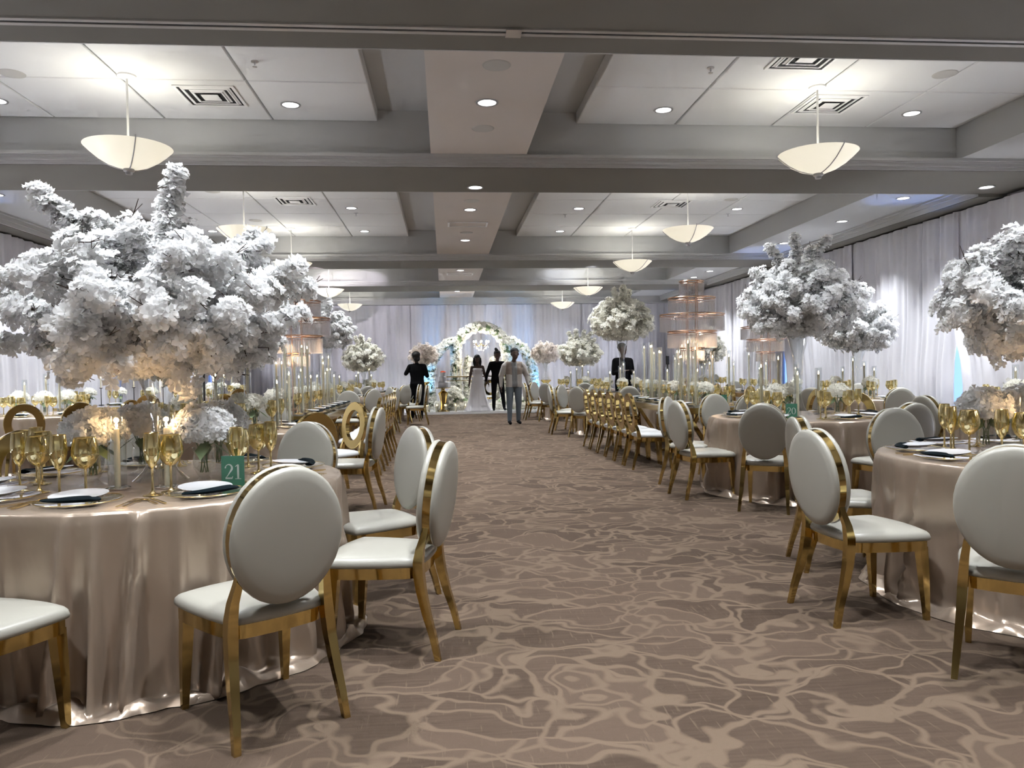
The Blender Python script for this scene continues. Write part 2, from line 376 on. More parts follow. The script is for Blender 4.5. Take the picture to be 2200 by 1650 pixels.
for side, x, nm in ((-1, XL+.14, 'left'), (1, XR-.14, 'right')):
    for i, (a, b2) in enumerate(SP):
        g0 = .13 if a in WY[1:] else 0; g1 = .22 if b2 in WY[1:] else 0
        me = drape_mesh(b2-a+.09, 31*i+side, g0, g1, 3.58)
        obj('wall_drape', me, None, (x, a, .01), math.pi/2, 'white pleated floor-length drape on the %s wall, %s of eight along it' % (nm, names[i]), 'curtain', 'drapes along the side walls')
bx = [XL+.25, -4.2, -1.2, 1.8, 4.8, XR-.25]
for i in range(5):
    obj('wall_drape', drape_mesh(bx[i+1]-bx[i]+.06, 77+i, 0, 0, 3.54, amp=.045), None, (bx[i], YB-.16, .01), 0,
        'white pleated drape across the back wall, %s from the left corner' % ['first','second','third, behind the flower arch,','fourth','fifth'][i], 'curtain', 'drapes across the back wall')

# ------------------------------------------------------------------ lamps
def light(name, typ, loc, energy, col=(1,1,1), parent=None, **k):
    d = bpy.data.lights.new(name, typ); d.energy = energy; d.color = col
    for a, v in k.items(): setattr(d, a, v)
    o = bpy.data.objects.new(name, d); COL.objects.link(o); o.location = loc
    if parent: o.parent = parent
    return o
def aim(o, target):
    o.rotation_euler = (Vector(target)-o.matrix_basis.translation).to_track_quat('-Z','Y').to_euler()
# pendants: base point is the bowl's finial, canopy on the panels
def bowl_parts():
    R, hb = .40, .21
    prof = [(.045,0),(.10,.012),(.19,.045),(.28,.10),(.35,.16),(R,hb)]
    inner = [(R-.012,hb+.002),(.34,.162),(.27,.105),(.18,.055),(.09,.025),(.04,.018)]
    mb = MB().shell(prof+inner, 40); rod_top = 4.18-3.28
    st = []
    for a in (.4, .4+TAU/3, .4+2*TAU/3):
        path = [((r+.006)*math.cos(a), (r+.006)*math.sin(a), z-.002) for r, z in prof]+[((R+.004)*math.cos(a),(R+.004)*math.sin(a),hb+.02)]
        st.append(('strap', MB().tube(path, .006, 5).mesh('strap', STEEL)))
    return [('bowl', mb.mesh('bowl', BOWL)),
            ('finial', MB().lathe([(.0,-.055),(.03,-.052),(.034,-.03),(.05,-.02),(.05,0),(.0,.004)], 16).mesh('finial', STEEL)),
            ('rod', MB().lathe([(.011,0),(.011,rod_top-.02)], 8).mesh('rod', WMETAL)),
            ('canopy', MB().lathe([(.0,rod_top-.035),(.05,rod_top-.033),(.085,rod_top-.015),(.088,rod_top)], 24).mesh('canopy', WMETAL))]+st
BP = bowl_parts()
PROW = [3.4, 7.75, 12.05, 15.7, 20.65, 25.2]
rown = ['row over the near tables out of view', 'nearest row', 'second row', 'third row', 'fourth row', 'row nearest the stage']
for j, y in enumerate([-.8]+PROW):
    for sx, nm in ((-3.0,'left'), (3.92,'right')):
        if j <= 1: lab = None
        zb = 3.28
        if j > 1:
            r = thing(BP, 'pendant_lamp', 'alabaster glass bowl pendant on a white rod, %s, %s of the aisle' % (rown[j-1], nm), 'pendant lamp', (sx, y, zb), RND.uniform(0,2), 'bowl pendants in two lines')
            light('bulb', 'POINT', (0,0,.075), PENDANT_W, (1.0,.98,.94), r, shadow_soft_size=.05)
        else:  # out-of-view pendants added to light the foreground
            r = thing(BP, 'pendant_lamp', 'alabaster glass bowl pendant added unseen over the near hall end, %s, %s line' % (['farther back','nearer'][j], nm), 'pendant lamp', (sx, y, zb), .3, 'added fill pendants over the near end')
            light('bulb', 'POINT', (0,0,.075), PENDANT_W, (1.0,.98,.94), r, shadow_soft_size=.05)
# recessed downlights
TRIM = MB().shell([(.085,.004),(.085,-.006),(.105,-.008),(.108,0)], 24).mesh('trim_ring', mat('downlight_trim', (.30,.30,.30), .4))
LENSM = MB().lathe([(.0,.001),(.085,.001),(.085,.003),(0,.004)], 24).mesh('lens', LENS)
dl = []
for y in (7.0,): dl.append((CX, y, ZS, 'centre strip of the nearest bay'))
dl[0] = (CX, 7.22, ZS, 'on the centre strip ahead of the first beam')
for x, nm in ((-4.6,'far-left'),(-1.6,'left of the centre strip'),(2.5,'right of the centre strip'),(5.43,'far-right')):
    dl.append((x, 8.5, ZP, 'in the first ceiling bay, %s' % nm))
dl += [(CX,10.0,ZB,'under the second beam at mid hall'),(7.35,9.85,ZB,'under the second beam by the right wall'),(-6.45,9.85,ZB,'under the second beam by the left wall')]
for y, yn in ((12.0,'nearer'),(14.8,'farther')): dl.append((CX, y, ZS, 'on the centre strip of the second bay, %s one' % yn))
for x, nm in ((-1.58,'left of the strip'),(2.46,'right of the strip'),(5.4,'by the right soffit'),(-4.6,'by the left soffit')):
    for y, yn in ((13.75,'nearer'),(16.0,'farther')): dl.append((x, y, ZP, 'in the second bay %s, %s one' % (nm, yn)))
for y, yn in ((11.1,'first'),(12.9,'second'),(15.2,'third'),(19.6,'fourth'),(20.9,'fifth')):
    dl.append((6.95, y, ZS, 'on the right soffit, %s along it' % yn)); dl.append((-6.05, y, ZS, 'on the left soffit, %s along it' % yn))
dl.append((CX, 19.2, ZS, 'on the centre strip of the third bay'))
for x, nm in ((CX,'centre'),(-2.2,'left'),(3.1,'right')): dl.append((x, 24.2, ZS if x == CX else ZP, 'in the last bay over the stage, %s' % nm))
for y, yn in ((6.3,'first bay past the beam'),(11.4,'second bay past the beam'),(18.4,'third bay, nearer'),(20.8,'third bay, farther')):  # rows hidden behind the beams, assumed from the spacing and added for light
    for x, nm in ((-4.6,'far left'),(-1.6,'left of the strip'),(2.5,'right of the strip'),(5.4,'far right')): dl.append((x, y, ZP, 'unseen in the %s, %s' % (yn, nm)))
for (x, y, z, nm) in dl:
    r = thing([('trim_ring', TRIM), ('lens', LENSM)], 'recessed_downlight', 'round lit ceiling downlight '+nm, 'ceiling light', (x, y, z-.004), 0, 'recessed downlights')
    light('spot', 'SPOT', (0,0,-.03), DOWN_W, (.93,.965,1.0), r, spot_size=math.radians(94), spot_blend=.8, shadow_soft_size=.07)
for x, y in [(xx,yy) for xx in (-4.6,-1.6,2.5,5.4) for yy in (-4.4,-1.2,1.0,3.2)]+[(CX,2.2),(CX,3.7),(CX,-.6)]:  # unseen downlights added as fill over and behind the viewer
    r = thing([('trim_ring', TRIM), ('lens', LENSM)], 'recessed_downlight', 'round lit downlight added unseen over the near hall end, %s row, %s' % (['last','third','second','first'][0 if y < -3 else 1 if y < -1 else 2 if y < 2 else 3] if x != CX else ['back','middle','front'][0 if y < 0 else 1 if y < 3 else 2], {-4.6:'far left', -1.6:'left', 2.5:'right', 5.4:'far right'}.get(x, 'centre strip')), 'ceiling light', (x, y, (ZS if x == CX else ZP)-.004), 0, 'added fill downlights over the near end')
    light('spot', 'SPOT', (0,0,-.03), DOWN_W, (.93,.965,1.0), r, spot_size=math.radians(94), spot_blend=.8, shadow_soft_size=.07)
# lavender-white floor uplights, unseen, added to brighten the drapes and the room
for sx, nm in ((-6.25,'left'),(7.1,'right')):
    for i, y in enumerate((2.4,5.6,8.3,12.9,15.0,17.6,20.6,25.2)):
        r = thing([('housing', MB().lathe([(.0,0),(.07,0),(.075,.02),(.075,.12),(.06,.14),(.0,.13)], 16).mesh('housing', BLACKM)), ('lens', MB().lathe([(.0,.132),(.055,.142),(.0,.143)], 14).mesh('lens', LENS))], 'fill_uplight', 'small black floor uplight added unseen at the %s wall drapes, %s from the viewer' % (nm, ['first','second','third','fourth','fifth','sixth','seventh','eighth'][i]), 'uplight', (sx, y, 0), 0, 'added fill uplights along the drapes')
        s = light('drape_wash', 'SPOT', (0,0,.2), UP_W, (.88,.90,1.0), r, spot_size=math.radians(115), spot_blend=.9, shadow_soft_size=.06)
        s.rotation_euler = (0, math.radians(148)*(-1 if sx > 0 else 1)*-1, 0)
# blue uplights by the windows
can = MB().lathe([(.0,0),(.09,0),(.10,.02),(.10,.16),(.085,.18),(.0,.16)], 20).mesh('can', BLACKM)
lens2 = MB().lathe([(.0,.165),(.08,.182),(.0,.184)], 16).mesh('lens', emit('blue_led', (.15,.35,1.0), 3))
for sx, nm in ((-6.55,'left'),(7.45,'right')):
    for wy, yn in ((11.0,'nearest'),(16.1,'middle'),(23.3,'far')):
        r = thing([('housing', can),('lens', lens2)], 'led_uplight', 'small black blue-lit floor uplight at the %s drape gap on the %s side' % (yn, nm), 'uplight', (sx, wy, 0), 0, 'blue floor uplights')
        s = light('blue_beam', 'SPOT', (0,0,.25), 70, (.12,.32,1.0), r, spot_size=math.radians(24), spot_blend=.6, shadow_soft_size=.04)
        s.rotation_euler = (math.pi, math.radians(7)*(1 if nm == 'left' else -1), 0)
# projector with a flower-like pattern on the back drape
def gobo(loc, target, col, energy, seed, size=34):
    o = light('pattern_beam', 'SPOT', loc, energy, col, None, spot_size=math.radians(size), spot_blend=.35, shadow_soft_size=.02); aim(o, target)
    d = o.data; d.use_nodes = True; n = d.node_tree.nodes; l = d.node_tree.links; e = [x for x in n if x.type == 'EMISSION'][0]
    tc = n.new('ShaderNodeTexCoord'); mp = n.new('ShaderNodeMapping'); mp.inputs['Location'].default_value = (seed, seed*.3, 0); mp.inputs['Scale'].default_value = (5,5,5)
    wv = n.new('ShaderNodeTexWave'); wv.wave_type = 'RINGS'; wv.inputs['Scale'].default_value = .9; wv.inputs['Distortion'].default_value = 5; wv.inputs['Detail'].default_value = 1.0
    mr = n.new('ShaderNodeMapRange'); mr.inputs['To Min'].default_value = .15; mr.inputs['To Max'].default_value = 1.6
    l.new(tc.outputs['Normal'], mp.inputs[0]); l.new(mp.outputs[0], wv.inputs['Vector']); l.new(wv.outputs['Fac'], mr.inputs[0]); l.new(mr.outputs[0], e.inputs['Strength'])
gobo((CX-3.4, 16.6, 3.5), (-2.2, 26.5, 2.4), (.95,.86,1.0), 150, 1.3)
gobo((CX+3.0, 16.6, 3.5), (3.6, 26.5, 2.4), (.80,.84,1.0), 150, 4.1)

# ceiling fittings
def vent_parts():
    mb = MB(); s = .30
    parts = []
    for k2, (r0, z) in enumerate(((.30,0),(.225,-.0),(.15,-.0))):
        w2 = .03 if k2 == 0 else .014; q = MB(); zz = -.012-.004*k2
        for (x0,x1,y0,y1) in ((-r0,r0,-r0,-r0+w2),(-r0,r0,r0-w2,r0),(-r0,-r0+w2,-r0+w2,r0-w2),(r0-w2,r0,-r0+w2,r0-w2)): q.box(x0,x1,y0,y1,zz,zz+.012)
        if k2:      # sloped louvre skirts
            a, bb = r0-w2, r0+.035
            q.add([(-a,-a,zz),(a,-a,zz),(a,a,zz),(-a,a,zz),(-bb,-bb,.0),(bb,-bb,.0),(bb,bb,.0),(-bb,bb,.0)], [(0,1,5,4),(1,2,6,5),(2,3,7,6),(3,0,4,7)])
        parts.append(('frame' if k2 == 0 else 'louver', q.mesh('louver', WMETAL, False)))
    parts.append(('plenum', MB().box(-.27,.27,-.27,.27,-.0045,-.002).mesh('plenum', DARK, False)))
    parts.append(('cone_plate', MB().box(-.085,.085,-.085,.085,-.022,-.018).mesh('cone', WMETAL, False)))
    return parts
VP = vent_parts()
for (x, y, nm) in ((-2.36,8.27,'beside the nearest left pendant'),(-4.0,6.62,'at the upper left, cut by the beam'),(3.45,7.0,'under the first beam, right half'),(4.3,8.25,'behind the nearest right pendant'),(-2.45,13.2,'in the second bay, left half'),(4.05,13.35,'in the second bay, right half')):
    thing(VP, 'air_vent', 'square white louvred ceiling air vent '+nm, 'air vent', (x, y, ZP-.001), 0, 'ceiling air vents')
GR = MB().lathe([(0,-.008),(.10,-.008),(.115,-.004),(.118,0)], 28).mesh('grille', bump(mat('speaker_grille', (.50,.49,.46), .7), 300, .5, .003))
for (x, y, z, nm) in ((-4.05,7.75,ZP,'near the left pendant'),(5.05,7.35,ZP,'near the right pendant'),(CX,8.0,ZS,'on the centre strip behind its downlight'),(CX+.03,6.35,ZS,'on the centre strip below the first beam'),
        (-3.6,12.55,ZP,'in the second bay, left'),(-3.5,14.9,ZP,'deeper in the second bay, left'),(5.0,13.0,ZP,'in the second bay, right'),(CX,11.4,ZS,'on the second bay strip, nearer'),(CX,14.0,ZS,'on the second bay strip, farther')):
    obj('ceiling_speaker', GR, None, (x, y, z-.0005), 0, 'round flat grey ceiling speaker grille '+nm, 'speaker', 'ceiling speakers')
SPK = MB().lathe([(.035,0),(.035,-.006),(.008,-.008),(.008,-.035),(.004,-.037),(.004,-.05),(.022,-.05),(.022,-.053),(0,-.054)], 12).mesh('sprinkler', STEEL)
for (x, y, nm) in ((-1.7,7.35,'left of the strip, first bay'),(2.62,7.3,'right of the strip, first bay'),(5.9,7.0,'far right, first bay'),(-1.55,14.2,'left of the strip, second bay'),(2.3,14.3,'right of the strip, second bay'),(5.4,14.2,'far right, second bay')):
    obj('fire_sprinkler', SPK, None, (x, y, ZP), 0, 'small metal ceiling sprinkler head '+nm, 'sprinkler', 'ceiling sprinklers')
RG = []
q = MB()
for (x0,x1,y0,y1) in ((-.34,.34,-.2,-.17),(-.34,.34,.17,.2),(-.34,-.31,-.17,.17),(.31,.34,-.17,.17)): q.box(x0,x1,y0,y1,-.012,0)
RG = [('frame', q.mesh('frame', WMETAL, False)), ('face_plate', MB().box(-.29,.29,-.15,.15,-.008,-.003).mesh('face', STRIPM, False))]
for y, nm in ((13.2,'second bay'),(19.9,'third bay')): thing(RG, 'return_grille', 'rectangular framed return grille on the centre strip, '+nm, 'air vent', (CX, y, ZS), 0, 'strip return grilles')

# ------------------------------------------------------------------ blossoms (numpy scatter of small ruffled flowers)
def flower_base(layers, rng, ruffle=.34):
    V = []; F = []
    for (np_, r, lift, off) in layers:
        for k in range(np_):
            a = TAU*(k+off)/np_; w = .92*math.pi/np_
            def P(rad, da, z): return (rad*math.cos(a+da), rad*math.sin(a+da), z)
            j = lambda: rng.uniform(-ruffle, ruffle)*r
            b = len(V)
            V += [P(.08*r,0,0), P(.62*r,-w*.95,lift*.55*r+j()*.5), P(.62*r,w*.95,lift*.55*r+j()*.5), P(r,-w*.62,lift*r+j()), P(1.05*r,0,lift*.8*r+j()), P(r,w*.62,lift*r+j())]
            F += [(b,b+1,b+2),(b+1,b+3,b+4),(b+1,b+4,b+2),(b+2,b+4,b+5)]
    return np.array(V, dtype=np.float64), np.array(F, dtype=np.int32)
_r = random.Random(3)
FL_RICH = [flower_base([(5,1.0,.12,0),(4,.70,.42,.3)], _r) for _ in range(5)]
FL_SIMPLE = [flower_base([(5,1.0,.18,0)], _r) for _ in range(4)]
def tri_mesh(name, V, F, m, smooth=False):
    me = bpy.data.meshes.new(name); V = np.ascontiguousarray(V, dtype=np.float32); F = np.ascontiguousarray(F, dtype=np.int32)
    me.vertices.add(len(V)); me.vertices.foreach_set('co', V.ravel())
    me.loops.add(F.size); me.loops.foreach_set('vertex_index', F.ravel())
    me.polygons.add(len(F)); me.polygons.foreach_set('loop_start', np.arange(0, F.size, 3, dtype=np.int32))
    try: me.polygons.foreach_set('loop_total', np.full(len(F), 3, dtype=np.int32))
    except Exception: pass
    if smooth: me.polygons.foreach_set('use_smooth', np.ones(len(F), dtype=bool))
    me.update(calc_edges=True); me.validate()
    if m: me.materials.append(m)
    return me
def scatter(name, pts, nrm, size, m, bases, seed=0):
    rg = np.random.default_rng(seed); pts = np.asarray(pts, float); nrm = np.asarray(nrm, float); n = len(pts)
    nrm = nrm/np.maximum(np.linalg.norm(nrm, axis=1, keepdims=True), 1e-6)
    h = np.tile([0.,0.,1.], (n,1)); h[np.abs(nrm[:,2]) > .9] = [1.,0,0]
    tx = np.cross(h, nrm); tx /= np.linalg.norm(tx, axis=1, keepdims=True); ty = np.cross(nrm, tx)
    an = rg.uniform(0, TAU, n)[:,None]; ux = tx*np.cos(an)+ty*np.sin(an); uy = -tx*np.sin(an)+ty*np.cos(an)
    sz = (size*rg.uniform(.75, 1.25, n))[:,None]
    Vs = []; Fs = []; b = 0; which = rg.integers(0, len(bases), n)
    for i, (bv, bf) in enumerate(bases):
        ix = np.where(which == i)[0]
        if not len(ix): continue
        W = pts[ix][:,None,:]+sz[ix][:,None,:]*(bv[None,:,0:1]*ux[ix][:,None,:]+bv[None,:,1:2]*uy[ix][:,None,:]+bv[None,:,2:3]*nrm[ix][:,None,:])
        k2 = len(bv); Vs.append(W.reshape(-1,3)); Fs.append((bf[None]+(np.arange(len(ix))*k2)[:,None,None]).reshape(-1,3)+b); b += len(ix)*k2
    return tri_mesh(name, np.concatenate(Vs), np.concatenate(Fs), m)

def blossom_tree(seed, nb=64, rx=.62, up=.42, dn=.36, cz=.36, sprigs=(), fsize=.036, per=7, step=.055, rich=True, m=None, twr=.0035):
    """petals and twigs of a blossom arrangement whose stems spring from the origin (the mouth of its vase)"""
    r = random.Random(seed); pts = []; nr = []; tw = MB(); tips = []
    for i in range(nb):
        ga = i*2.39996+r.uniform(-.3,.3); t = (i+.5)/nb; sz = 1-1.9*t    # from top to underside
        sz = max(-.92, min(.97, sz+r.uniform(-.06,.06))); c = math.sqrt(1-sz*sz); k = r.uniform(.86,1.08)
        tips.append(Vector((rx*k*c*math.cos(ga), rx*k*c*math.sin(ga), cz+(up if sz > 0 else dn)*k*sz)))
    for s in sprigs: tips.append(Vector(s))
    for q, tip in enumerate(tips):
        ctrl = Vector((tip.x*.35, tip.y*.35, max(tip.z*.75, .18)))
        path = [((1-u)**2)*Vector((0,0,0))+2*u*(1-u)*ctrl+u*u*tip for u in [i/8 for i in range(9)]]
        path = [p+Vector((r.uniform(-.015,.015), r.uniform(-.015,.015), r.uniform(-.012,.012))) if 0 < i < 8 else p for i, p in enumerate(path)]
        tw.tube(path[(0 if q % 12 == 0 else 3):], [twr*(1.5-1.1*i/8) for i in range((0 if q % 12 == 0 else 3), 9)], 4, False)
        L = sum((path[i+1]-path[i]).length for i in range(8)); ns = max(4, int(L/step))
        is_sprig = q >= nb
        for k in range(ns+1):
            u = .30+.72*k/ns if not is_sprig else .25+.77*k/ns
            u = min(u, 1.0); p = path[min(8, int(u*8))].lerp(path[min(8, int(u*8)+1)], u*8-int(u*8))
            cr = .092*(1.05-.3*u) if not is_sprig else .055*(1.3-.5*u)
            if k % 3 == 1:
                d = Vector((r.gauss(0,1), r.gauss(0,1), r.gauss(0,1))).normalized()
                tw.tube([p, p+d*cr*.8, p+d*cr*1.5+Vector((0,0,.02))], [twr*.8, twr*.7, twr*.5], 3, False); tw.tube([p+d*cr*.8, p+d*cr*1.25+Vector((.025,.0,.012))], [twr*.6, twr*.45], 3, False)
            for _ in range(per):
                d = Vector((r.gauss(0,1), r.gauss(0,1), r.gauss(0,1))).normalized()
                pts.append(p+d*cr*r.uniform(.4,1.0)); out = (p-Vector((0,0,cz*.6))).normalized()
                nr.append(d*.8+out*.7+Vector((0,0,.45)))
    pm = scatter('blossoms', [tuple(p) for p in pts], [tuple(p) for p in nr], fsize, m or PETAL, FL_RICH if rich else FL_SIMPLE, seed)
    return [('blossoms', pm, None, 'stuff'), ('twigs', tw.mesh('twigs', TWIG), None, 'stuff')]

def rose(mb, c, R, d):
    """spiral of cupped petals"""
    d = Vector(d).normalized(); tx = d.cross(Vector((0,0,1)) if abs(d.z) < .9 else Vector((1,0,0))).normalized(); ty = d.cross(tx)
    for ring, (n, rr, h, tilt) in enumerate(((3,.25,.62,.1),(4,.5,.55,.35),(5,.8,.4,.7),(5,1.05,.15,1.0))):
        for k in range(n):
            a = TAU*(k/n)+ring*.5; wd = math.pi/n*1.25; v = []
            for j, (rad, z) in enumerate(((rr*.35,-.2),(rr*.8,h*.5),(rr*(1+.15*tilt),h))):
                for da in (-wd,-wd*.4,wd*.4,wd): 
                    q = rad*(1 if abs(da) < wd else .9)
                    p = Vector(c)+R*(tx*q*math.cos(a+da)+ty*q*math.sin(a+da)+d*(z-(0 if abs(da) < wd else .08)))
                    v.append(p)
            mb.add(v, [(j*4+i, j*4+i+1, j*4+i+5, j*4+i+4) for j in range(2) for i in range(3)])
def bouquet(seed, R=.13, n=150, fs=.024, roses=4, m=None, rich=True, low=-.35):
    r = random.Random(seed); pts = []; nr = []
    for i in range(n):
        sz = 1-(1-low)*(i+.5)/n; c = math.sqrt(max(0,1-sz*sz)); a = i*2.39996
        d = Vector((c*math.cos(a), c*math.sin(a), sz)); k = R*r.uniform(.82,1.06)*(1+.08*math.sin(3*a))
        pts.append((d.x*k, d.y*k, d.z*k*.82)); nr.append(tuple(d+Vector((r.gauss(0,.35), r.gauss(0,.35), r.gauss(0,.35)))))
    parts = [('blossoms', scatter('blossoms', pts, nr, fs, m or PETAL, FL_RICH if rich else FL_SIMPLE, seed), None, 'stuff')]
    for k in range(roses):
        a = k*TAU/roses+r.uniform(0,1); e = r.uniform(.1,.7); d = (math.cos(a)*math.cos(e), math.sin(a)*math.cos(e), math.sin(e)); q = MB()
        rose(q, Vector(d)*R*.86, R*.36, d); parts.append(('rose', q.mesh('rose', m or PETAL, True, 180)))
    st = MB()
    for k in range(6):
        a = k*TAU/6; st.tube([(.05*math.cos(a),.05*math.sin(a),-.02),(.012*math.cos(a+1),.012*math.sin(a+1),-.12),(.018*math.cos(a+2),.018*math.sin(a+2),-.20)], .003, 4)
    parts.append(('stems', st.mesh('stems', LEAF), None, 'stuff'))
    lf = MB()
    for k in range(4):
        a = k*TAU/4+seed; ca, sa = math.cos(a), math.sin(a)
        lf.add([(.03*ca,.03*sa,-.05),(.08*ca-.03*sa,.08*sa+.03*ca,-.09),(.13*ca,.13*sa,-.13),(.08*ca+.03*sa,.08*sa-.03*ca,-.09)], [(0,1,2,3)])
    parts.append(('leaves', lf.mesh('leaves', LEAF), None, 'stuff'))
    return parts

# ------------------------------------------------------------------ chairs (origin between the rear feet, facing +y)
HALF = [(0,.075),(.10,.08),(.172,.098),(.200,.17),(.222,.29),(.236,.41),(.236,.485),(.222,.512),(.11,.538),(0,.545)]
OUT = HALF[:-1]+[(-x,y) for x, y in reversed(HALF)][:-1]
def ringstack(rings):
    n = len(rings[0]); mb = MB(); v = [p for q in rings for p in q]; f = []
    for j in range(len(rings)-1):
        for i in range(n): f.append((j*n+i, j*n+(i+1)%n, (j+1)*n+(i+1)%n, (j+1)*n+i))
    f.append(tuple(reversed(range(n)))); f.append(tuple((len(rings)-1)*n+i for i in range(n)))
    return mb.add(v, f)
def sc_out(s, z, c=(0,.315), dip=0):
    return [(c[0]+(x-c[0])*s, c[1]+(y-c[1])*s, z) for x, y in OUT]
def catmull(o, k=3):
    r = []; n = len(o)
    for i in range(n):
        p0,p1,p2,p3 = (Vector(o[(i+d) % n]) for d in (-1,0,1,2))
        for j in range(k):
            t = j/k; r.append(tuple(.5*((2*p1)+(p2-p0)*t+(2*p0-5*p1+4*p2-p3)*t*t+(3*p1-p0-3*p2+p3)*t**3)))
    return r
OUT = [(p[0],p[1]) for p in catmull([(x,y,0) for x,y in OUT], 2)]
def seat_mesh(m):
    return ringstack([sc_out(.955,.402), sc_out(.99,.408), sc_out(1.0,.420), sc_out(.985,.434), sc_out(.94,.446), sc_out(.84,.455), sc_out(.6,.462), sc_out(.3,.465), sc_out(.05,.466)]).mesh('seat', m, True, 60)
rail = ringstack([sc_out(.90,.352), sc_out(.945,.352), sc_out(.945,.402), sc_out(.90,.402)]).mesh('seat_rail', GOLD, True, 40)
TILT = Matrix.Translation((0,.040,.712)) @ Matrix.Rotation(math.radians(7), 4, 'X')
def oval(a, b, w, n=40): return [(a*math.cos(TAU*i/n), w, b*math.sin(TAU*i/n)) for i in range(n)]
def pad(sgn):
    A, B = .212, .248
    rings = [oval(A*s, B*s, sgn*w) for s, w in ((.93,.012),(.975,.018),(1.0,.027),(.985,.038),(.94,.046),(.82,.052),(.55,.056),(.2,.058))]
    if sgn > 0: rings = [list(reversed(q)) for q in rings]
    return ringstack(rings).xf(TILT).mesh('back_pad', CREAM, True, 60)
def rim(A, B, a, b, w, bev=.003):
    rings = [oval(a,b,-w), oval(A-bev,B-bev,-w), oval(A,B,-w+bev), oval(A,B,w-bev), oval(A-bev,B-bev,w), oval(a,b,w)]
    n = 40; mb = MB(); f = []
    for j in range(6):
        for i in range(n): f.append((j*n+i, j*n+(i+1)%n, ((j+1)%6)*n+(i+1)%n, ((j+1)%6)*n+i))
    mb.add([p for q in rings for p in q], f)
    return mb.xf(TILT).mesh('back_rim', GOLD, True, 40)
def leg_rear(s, top):
    return MB().sweep([(s*.208,0,0),(s*.201,.022,.10),(s*.194,.052,.20),(s*.188,.076,.30),(s*.184,.088,.38),(s*.181,.090,.43),(s*.176,.082,.49),(s*.166,.064,.55),(s*top,.052,.60)],
                      [(.012,.013),(.014,.015),(.016,.018),(.018,.021),(.019,.023),(.018,.022),(.016,.018),(.014,.015),(.012,.012)]).mesh('leg', GOLD, True, 50)
def leg_front(s):
    return MB().sweep([(s*.205,.500,0),(s*.203,.494,.12),(s*.200,.486,.25),(s*.196,.478,.37)], [(.012,.012),(.016,.016),(.020,.020),(.022,.022)]).mesh('leg', GOLD, True, 50)
legs = [('leg', leg_rear(-1,.158)), ('leg', leg_rear(1,.158)), ('leg', leg_front(-1)), ('leg', leg_front(1))]
OVAL = [('seat', seat_mesh(CREAM)), ('seat_rail', rail)]+legs+[('back_pad', pad(1)), ('back_pad', pad(-1)), ('back_rim', rim(.207,.243,.18,.215,.020))]
RING = [('seat', seat_mesh(WHITEV)), ('seat_rail', rail)]+legs+[('back_ring', rim(.222,.255,.135,.165,.022,.006))]
def chair(kind, x, y, face, label, group):
    return thing(OVAL if kind == 'oval' else RING, 'oval_back_chair' if kind == 'oval' else 'ring_back_chair', label, 'chair', (x, y, 0), math.radians(face-90), group)

# ------------------------------------------------------------------ round tables under satin
def cloth_mesh(seed, R=.91, H=.765, na=256, puddle=.07):
    r = random.Random(seed); N_ = 34; rid = []
    for i in range(N_):
        rid.append((TAU*(i+r.uniform(-.38,.38))/N_, r.choice([.016,.022,.03,.045]), r.choice([.3,.5,.8,1.0,1.25]), r.uniform(-.12,.12), r.uniform(.4,1.25)))
    ph = [r.uniform(0,TAU) for _ in range(6)]
    def fold(a, t):
        s = 0.0
        for (c, w_, h, sl, pw) in rid:
            d = (a-c-sl*t+math.pi) % TAU-math.pi
            if abs(d) < .35: s += h*(t**pw)*math.exp(-(d/(w_*(.8+.5*t)))**2)
        return s
    rows = [(R*.15,H,0),(R*.5,H,0),(R*.85,H,0),(R*.97,H,0),(R*.992,H-.004,0),(R,H-.016,.02)]
    for j in range(1, 19):
        t = j/18; rows.append((R+.002-.030*t, (H-.016)*(1-t)+.03*t, t))
    rows += [(R-.01,.022,1.0),(R+.0+puddle*.3,.036,1.0),(R+.01+puddle*.65,.030,1.0),(R+.01+puddle,.004,1.0)]
    v = [(0,0,H)]; f = []
    base = [fold(TAU*i/na, 1.0) for i in range(na)]; FS = []
    for wd in (1, 2, 4, 7):           # the hem lies flatter and smoother than the folds above it
        FS.append([sum(base[(i+k) % na] for k in range(-wd, wd+1))/(2*wd+1) for i in range(na)])
    for j, (rad, z, t) in enumerate(rows):
        for i in range(na):
            a = TAU*i/na
            rr = rad+.125*(fold(a, t) if j < 24 else FS[j-24][i])*(1 if t > 0 else 0)+(.010*t*math.sin(23*a+7*z+ph[0]) if j < 24 else 0); zz = z
            if j >= 24:
                rr += puddle*.45*math.sin(5*a+ph[1])*math.sin(3*a+ph[2]); zz = z+(.030*math.sin(13*a+ph[3]+14*rad)*math.sin(5*a+ph[4])+.016*math.sin(29*a+ph[5]))*(1 if j < len(rows)-1 else 0); zz = max(.004, zz)
                if j == len(rows)-1: zz = min(zz, .006)
            v.append((rr*math.cos(a), rr*math.sin(a), zz))
    n = len(rows)
    for i in range(na): f.append((0, 1+i, 1+(i+1)%na))
    for j in range(n-1):
        for i in range(na): f.append((1+j*na+i, 1+(j+1)*na+i, 1+(j+1)*na+(i+1)%na, 1+j*na+(i+1)%na))
    return MB().add(v, f).mesh('tablecloth', SATIN, True, 180)
TTOP = MB().lathe([(.0,.725),(.88,.725),(.895,.735),(.895,.75),(.88,.758),(.0,.758)], 48).mesh('tabletop', mat('plywood', (.45,.33,.2), .6))
TPED = MB().lathe([(.30,0),(.30,.03),(.05,.06),(.05,.70),(.25,.724)], 20).mesh('pedestal', BLACKM)
CL_FAR = [cloth_mesh(21), cloth_mesh(22)]
